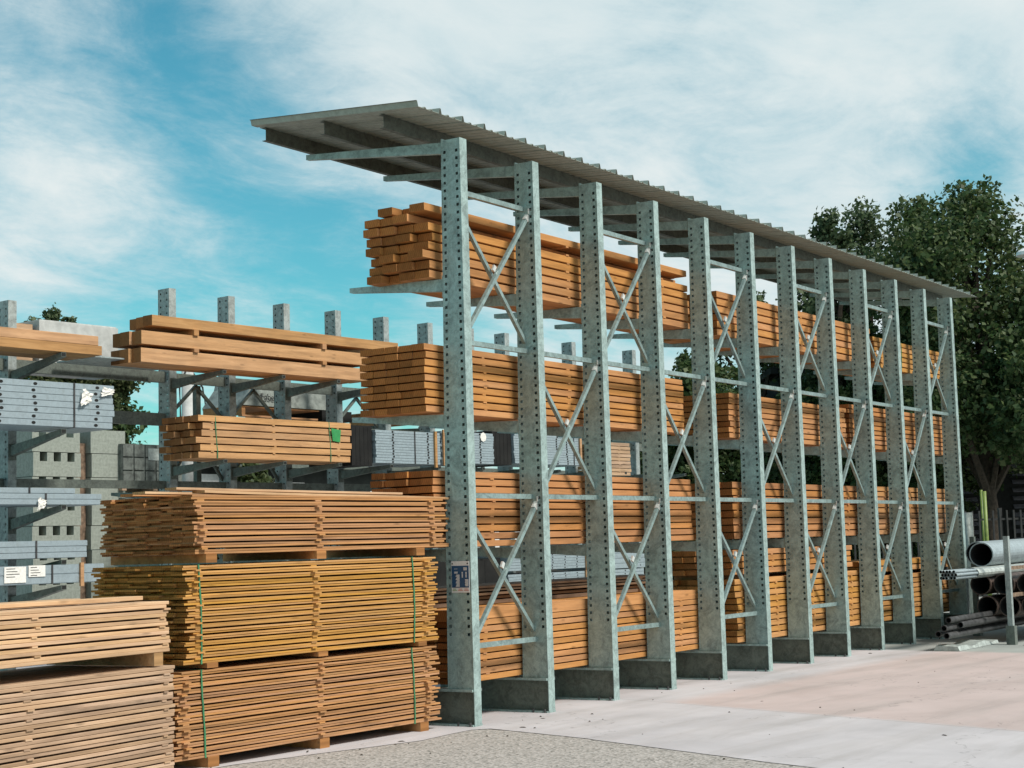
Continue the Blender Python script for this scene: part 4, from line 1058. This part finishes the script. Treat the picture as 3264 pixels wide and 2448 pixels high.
# ------------------------------------------------------------------ trees
def leaves_mesh(name, blobs, n, size, mat, parent, seed, drop=0.0):
    """blobs: (cx,cy,cz,rx,ry,rz); n leaf clumps spread over them, thinner inside"""
    rg = np.random.default_rng(seed)
    bl = np.array(blobs, float); vol = (bl[:, 3] * bl[:, 4] * bl[:, 5]) ** (0.8)
    idx = rg.choice(len(bl), n, p=vol / vol.sum())
    d = rg.normal(size=(n, 3)); d /= np.linalg.norm(d, axis=1)[:, None]
    rad = rg.random(n) ** 0.5
    lump = 1 + 0.22 * np.sin(d[:, 0] * 5.1 + idx * 1.7) * np.sin(d[:, 1] * 4.3 + idx) + 0.18 * np.sin(d[:, 2] * 7.7 + idx * 2.1)
    p = bl[idx, :3] + d * (rad * lump)[:, None] * bl[idx, 3:6]
    if drop: p[:, 2] -= drop * rg.random(n)
    s = size * (0.55 + 0.9 * rg.random(n))
    a = rg.normal(size=(n, 3)); a /= np.linalg.norm(a, axis=1)[:, None]
    # lean normals outward/up so that tops catch light
    nrm = a + 0.5 * d + np.array([0, 0, 0.45]); nrm /= np.linalg.norm(nrm, axis=1)[:, None]
    t1 = np.cross(nrm, rg.normal(size=(n, 3))); t1 /= np.linalg.norm(t1, axis=1)[:, None]
    t2 = np.cross(nrm, t1)
    t1 *= s[:, None]; t2 *= (s * (0.55 + 0.35 * rg.random(n)))[:, None]
    bend = nrm * (s * 0.25)[:, None]
    v = np.empty((n, 4, 3)); v[:, 0] = p - t1; v[:, 1] = p - t2 * 0.9 + bend; v[:, 2] = p + t1; v[:, 3] = p + t2 + bend * 0.6
    me = bpy.data.meshes.new(name)
    me.vertices.add(n * 4); me.vertices.foreach_set('co', v.ravel())
    me.loops.add(n * 4); me.loops.foreach_set('vertex_index', np.arange(n * 4, dtype=np.int32))
    me.polygons.add(n); me.polygons.foreach_set('loop_start', np.arange(0, n * 4, 4, dtype=np.int32)); me.polygons.foreach_set('loop_total', np.full(n, 4, np.int32))
    me.materials.append(mat); me.update(); me.validate()
    o = bpy.data.objects.new(name, me); COL.objects.link(o); o.parent = parent
    return o

def tree(label, x, y, h, spread, n, size, mat, seed, low=0.2, name='deciduous_tree', group='trees behind the rack', shape=None, trunk=True, nb=26):
    rn = random.Random(seed)
    t = thing(name, label, 'tree', (x, y, 0), 0, group)
    blobs = []
    for k in range(nb):
        f = (k + 0.5) / nb
        z = h * (low + (0.97 - low) * f)
        prof = shape(f) if shape else math.sin(PI * min(1, 0.18 + 0.82 * f) ** 0.9) ** 0.7
        ang = k * 2.4 + rn.uniform(-.4, .4); rad = spread * prof * rn.uniform(0.25, 0.85)
        r = spread * rn.uniform(0.24, 0.40) * (0.55 + 0.45 * prof)
        blobs.append((rad * math.cos(ang), rad * math.sin(ang), z - r * 0.5, r, r, r * rn.uniform(0.7, 1.0)))
    # sprays that break the outline
    for k in range(nb):
        b = rn.choice(blobs[nb // 4:nb]); a_ = rn.uniform(0, 6.28); up = rn.uniform(-0.1, 1.0); hz = math.sqrt(max(0, 1 - up * up))
        rs_ = b[3] * rn.uniform(0.18, 0.34); q_ = b[3] * rn.uniform(0.95, 1.25)
        blobs.append((b[0] + math.cos(a_) * hz * q_, b[1] + math.sin(a_) * hz * q_, b[2] + up * q_ * 0.9, rs_, rs_, rs_ * rn.uniform(1.0, 1.9)))
    if trunk:
        m = MB(); pts = [(0, 0, 0)]; rads = [0.045 * h * 0.5]
        for k in range(1, 7):
            pts.append((rn.uniform(-.15, .15), rn.uniform(-.15, .15), h * 0.85 * k / 6)); rads.append(0.045 * h * 0.5 * (1 - 0.14 * k))
        m.tube(pts, rads, 9); tr = m.build('trunk', BARK, t, smooth=True)
        m = MB()
        for b in blobs[:nb:2]:
            z0 = max(0.15 * h, b[2] - 0.25 * h)
            q = min(len(pts) - 2, int(z0 / (h * 0.85) * 6)); a = Vector(pts[q]).lerp(Vector(pts[q + 1]), 0.5)
            e = Vector(b[:3]); mid = a.lerp(e, 0.5) + Vector((0, 0, 0.06 * h))
            m.tube([a, mid, e], [0.010 * h, 0.007 * h, 0.002 * h], 5)
        m.build('limb', BARK, tr)
    leaves_mesh('crown', blobs, n, size, mat, t, seed)
    return t
PT = Vector((-11.8, -8.38, 1.567))
tree('tall broad dark tree, highest crown beyond the end of the rack', 31.5, 5.4, 11.5, 4.1, 58000, 0.07, LEAF, 1, 0.40, nb=36)
tree('dark tree right behind the tallest one, its crown cut by the frame edge', 36.5, 3.0, 10.7, 4.2, 46000, 0.08, LEAF, 2, 0.40, nb=32)
tree('slender pointed tree rising just above the roof edge', 31.5, 9.6, 11.3, 1.8, 15000, 0.075, LEAF3, 3, 0.25, shape=lambda f: 1.05 - 0.85 * f)
tree('feathery pale green tree between the pointed tree and the tallest tree', 36.0, 10.3, 12.3, 3.1, 30000, 0.07, LEAF3, 4, 0.2)
tree('feathery dark tree hugging the left side of the tallest tree', 34.0, 7.6, 11.7, 2.0, 22000, 0.07, LEAF, 9, 0.2, shape=lambda f: 1.05 - 0.7 * f)
tree('dark leafy tree seen through the columns under the far roof', 34.5, 13.6, 9.6, 3.4, 40000, 0.075, LEAF, 5, 0.12)
tree('dark leafy tree seen through the columns in the middle of the rack', 29.5, 12.9, 7.2, 2.5, 30000, 0.08, LEAF, 6, 0.12)
tree('spreading low-branched tree in front of the louvred shed', 29.0, 3.2, 7.0, 2.4, 14000, 0.08, LEAF, 7, 0.55)
tree('bushy dark tree behind the yard fence', 32.0, 9.3, 8.2, 2.9, 40000, 0.085, LEAF, 8, 0.1)
tree('dense dark tree filling the gap behind the eighth column', 36.0, 11.9, 9.4, 2.6, 34000, 0.09, LEAF, 10, 0.12)
# left background greenery
tree('row-like dark bush with upright shoots on top of the pale building', *bpos(8.55, 15.0, 0)[:2], 8.15, 0.8, 9000, 0.05, LEAF3, 21, 0.72, 'shrub', 'greenery behind the rear rack', shape=lambda f: 1.0 - 0.3 * f)
t = thing('willow_tree', 'weeping tree with hanging twigs seen under the big beams', 'tree', bpos(5.35, 9.0, 0), 0, 'greenery behind the rear rack')
m = MB(); m.tube([(-0.3, 0, 0), (-0.3, 0, 3), (-0.2, 0.1, 5.5)], [0.12, 0.09, 0.04], 8); m.build('trunk', BARK, t)
leaves_mesh('crown', [(-0.7, 0, 5.35, 0.7, 0.6, 0.3), (0.4, 0, 5.45, 0.7, 0.6, 0.3), (-1.3, 0.2, 5.3, 0.6, 0.5, 0.28), (0.25, -0.2, 5.0, 0.12, 0.12, 0.55), (-0.1, -0.2, 5.1, 0.16, 0.12, 0.4), (0.55, -0.2, 5.0, 0.10, 0.10, 0.6), (-0.7, -0.2, 5.1, 0.2, 0.12, 0.35)], 6500, 0.055, LEAF2, t, 31)
tree('round dark bush on the horizon under the steel pack', *bpos(7.85, 12.0, 0)[:2], 4.75, 0.6, 5000, 0.08, LEAF, 41, 0.35, 'shrub', 'greenery behind the rear rack')
tree('loose green shrub seen through the braces of the rear rack', *bpos(14.3, 14.0, 0)[:2], 4.3, 1.3, 5000, 0.09, LEAF2, 42, 0.3, 'shrub', 'greenery behind the rear rack')
tree('small tree peeking over the bundle beside the fourth column', *bpos(21.9, 6.5, 0)[:2], 6.6, 1.5, 7000, 0.1, LEAF3, 43, 0.3, 'deciduous_tree', 'greenery behind the rear rack')

tree('broad dark tree filling the gap under the left cross beam', *bpos(8.35, 13.0, 0)[:2], 6.35, 1.5, 14000, 0.065, LEAF, 44, 0.45, 'deciduous_tree', 'greenery behind the rear rack')
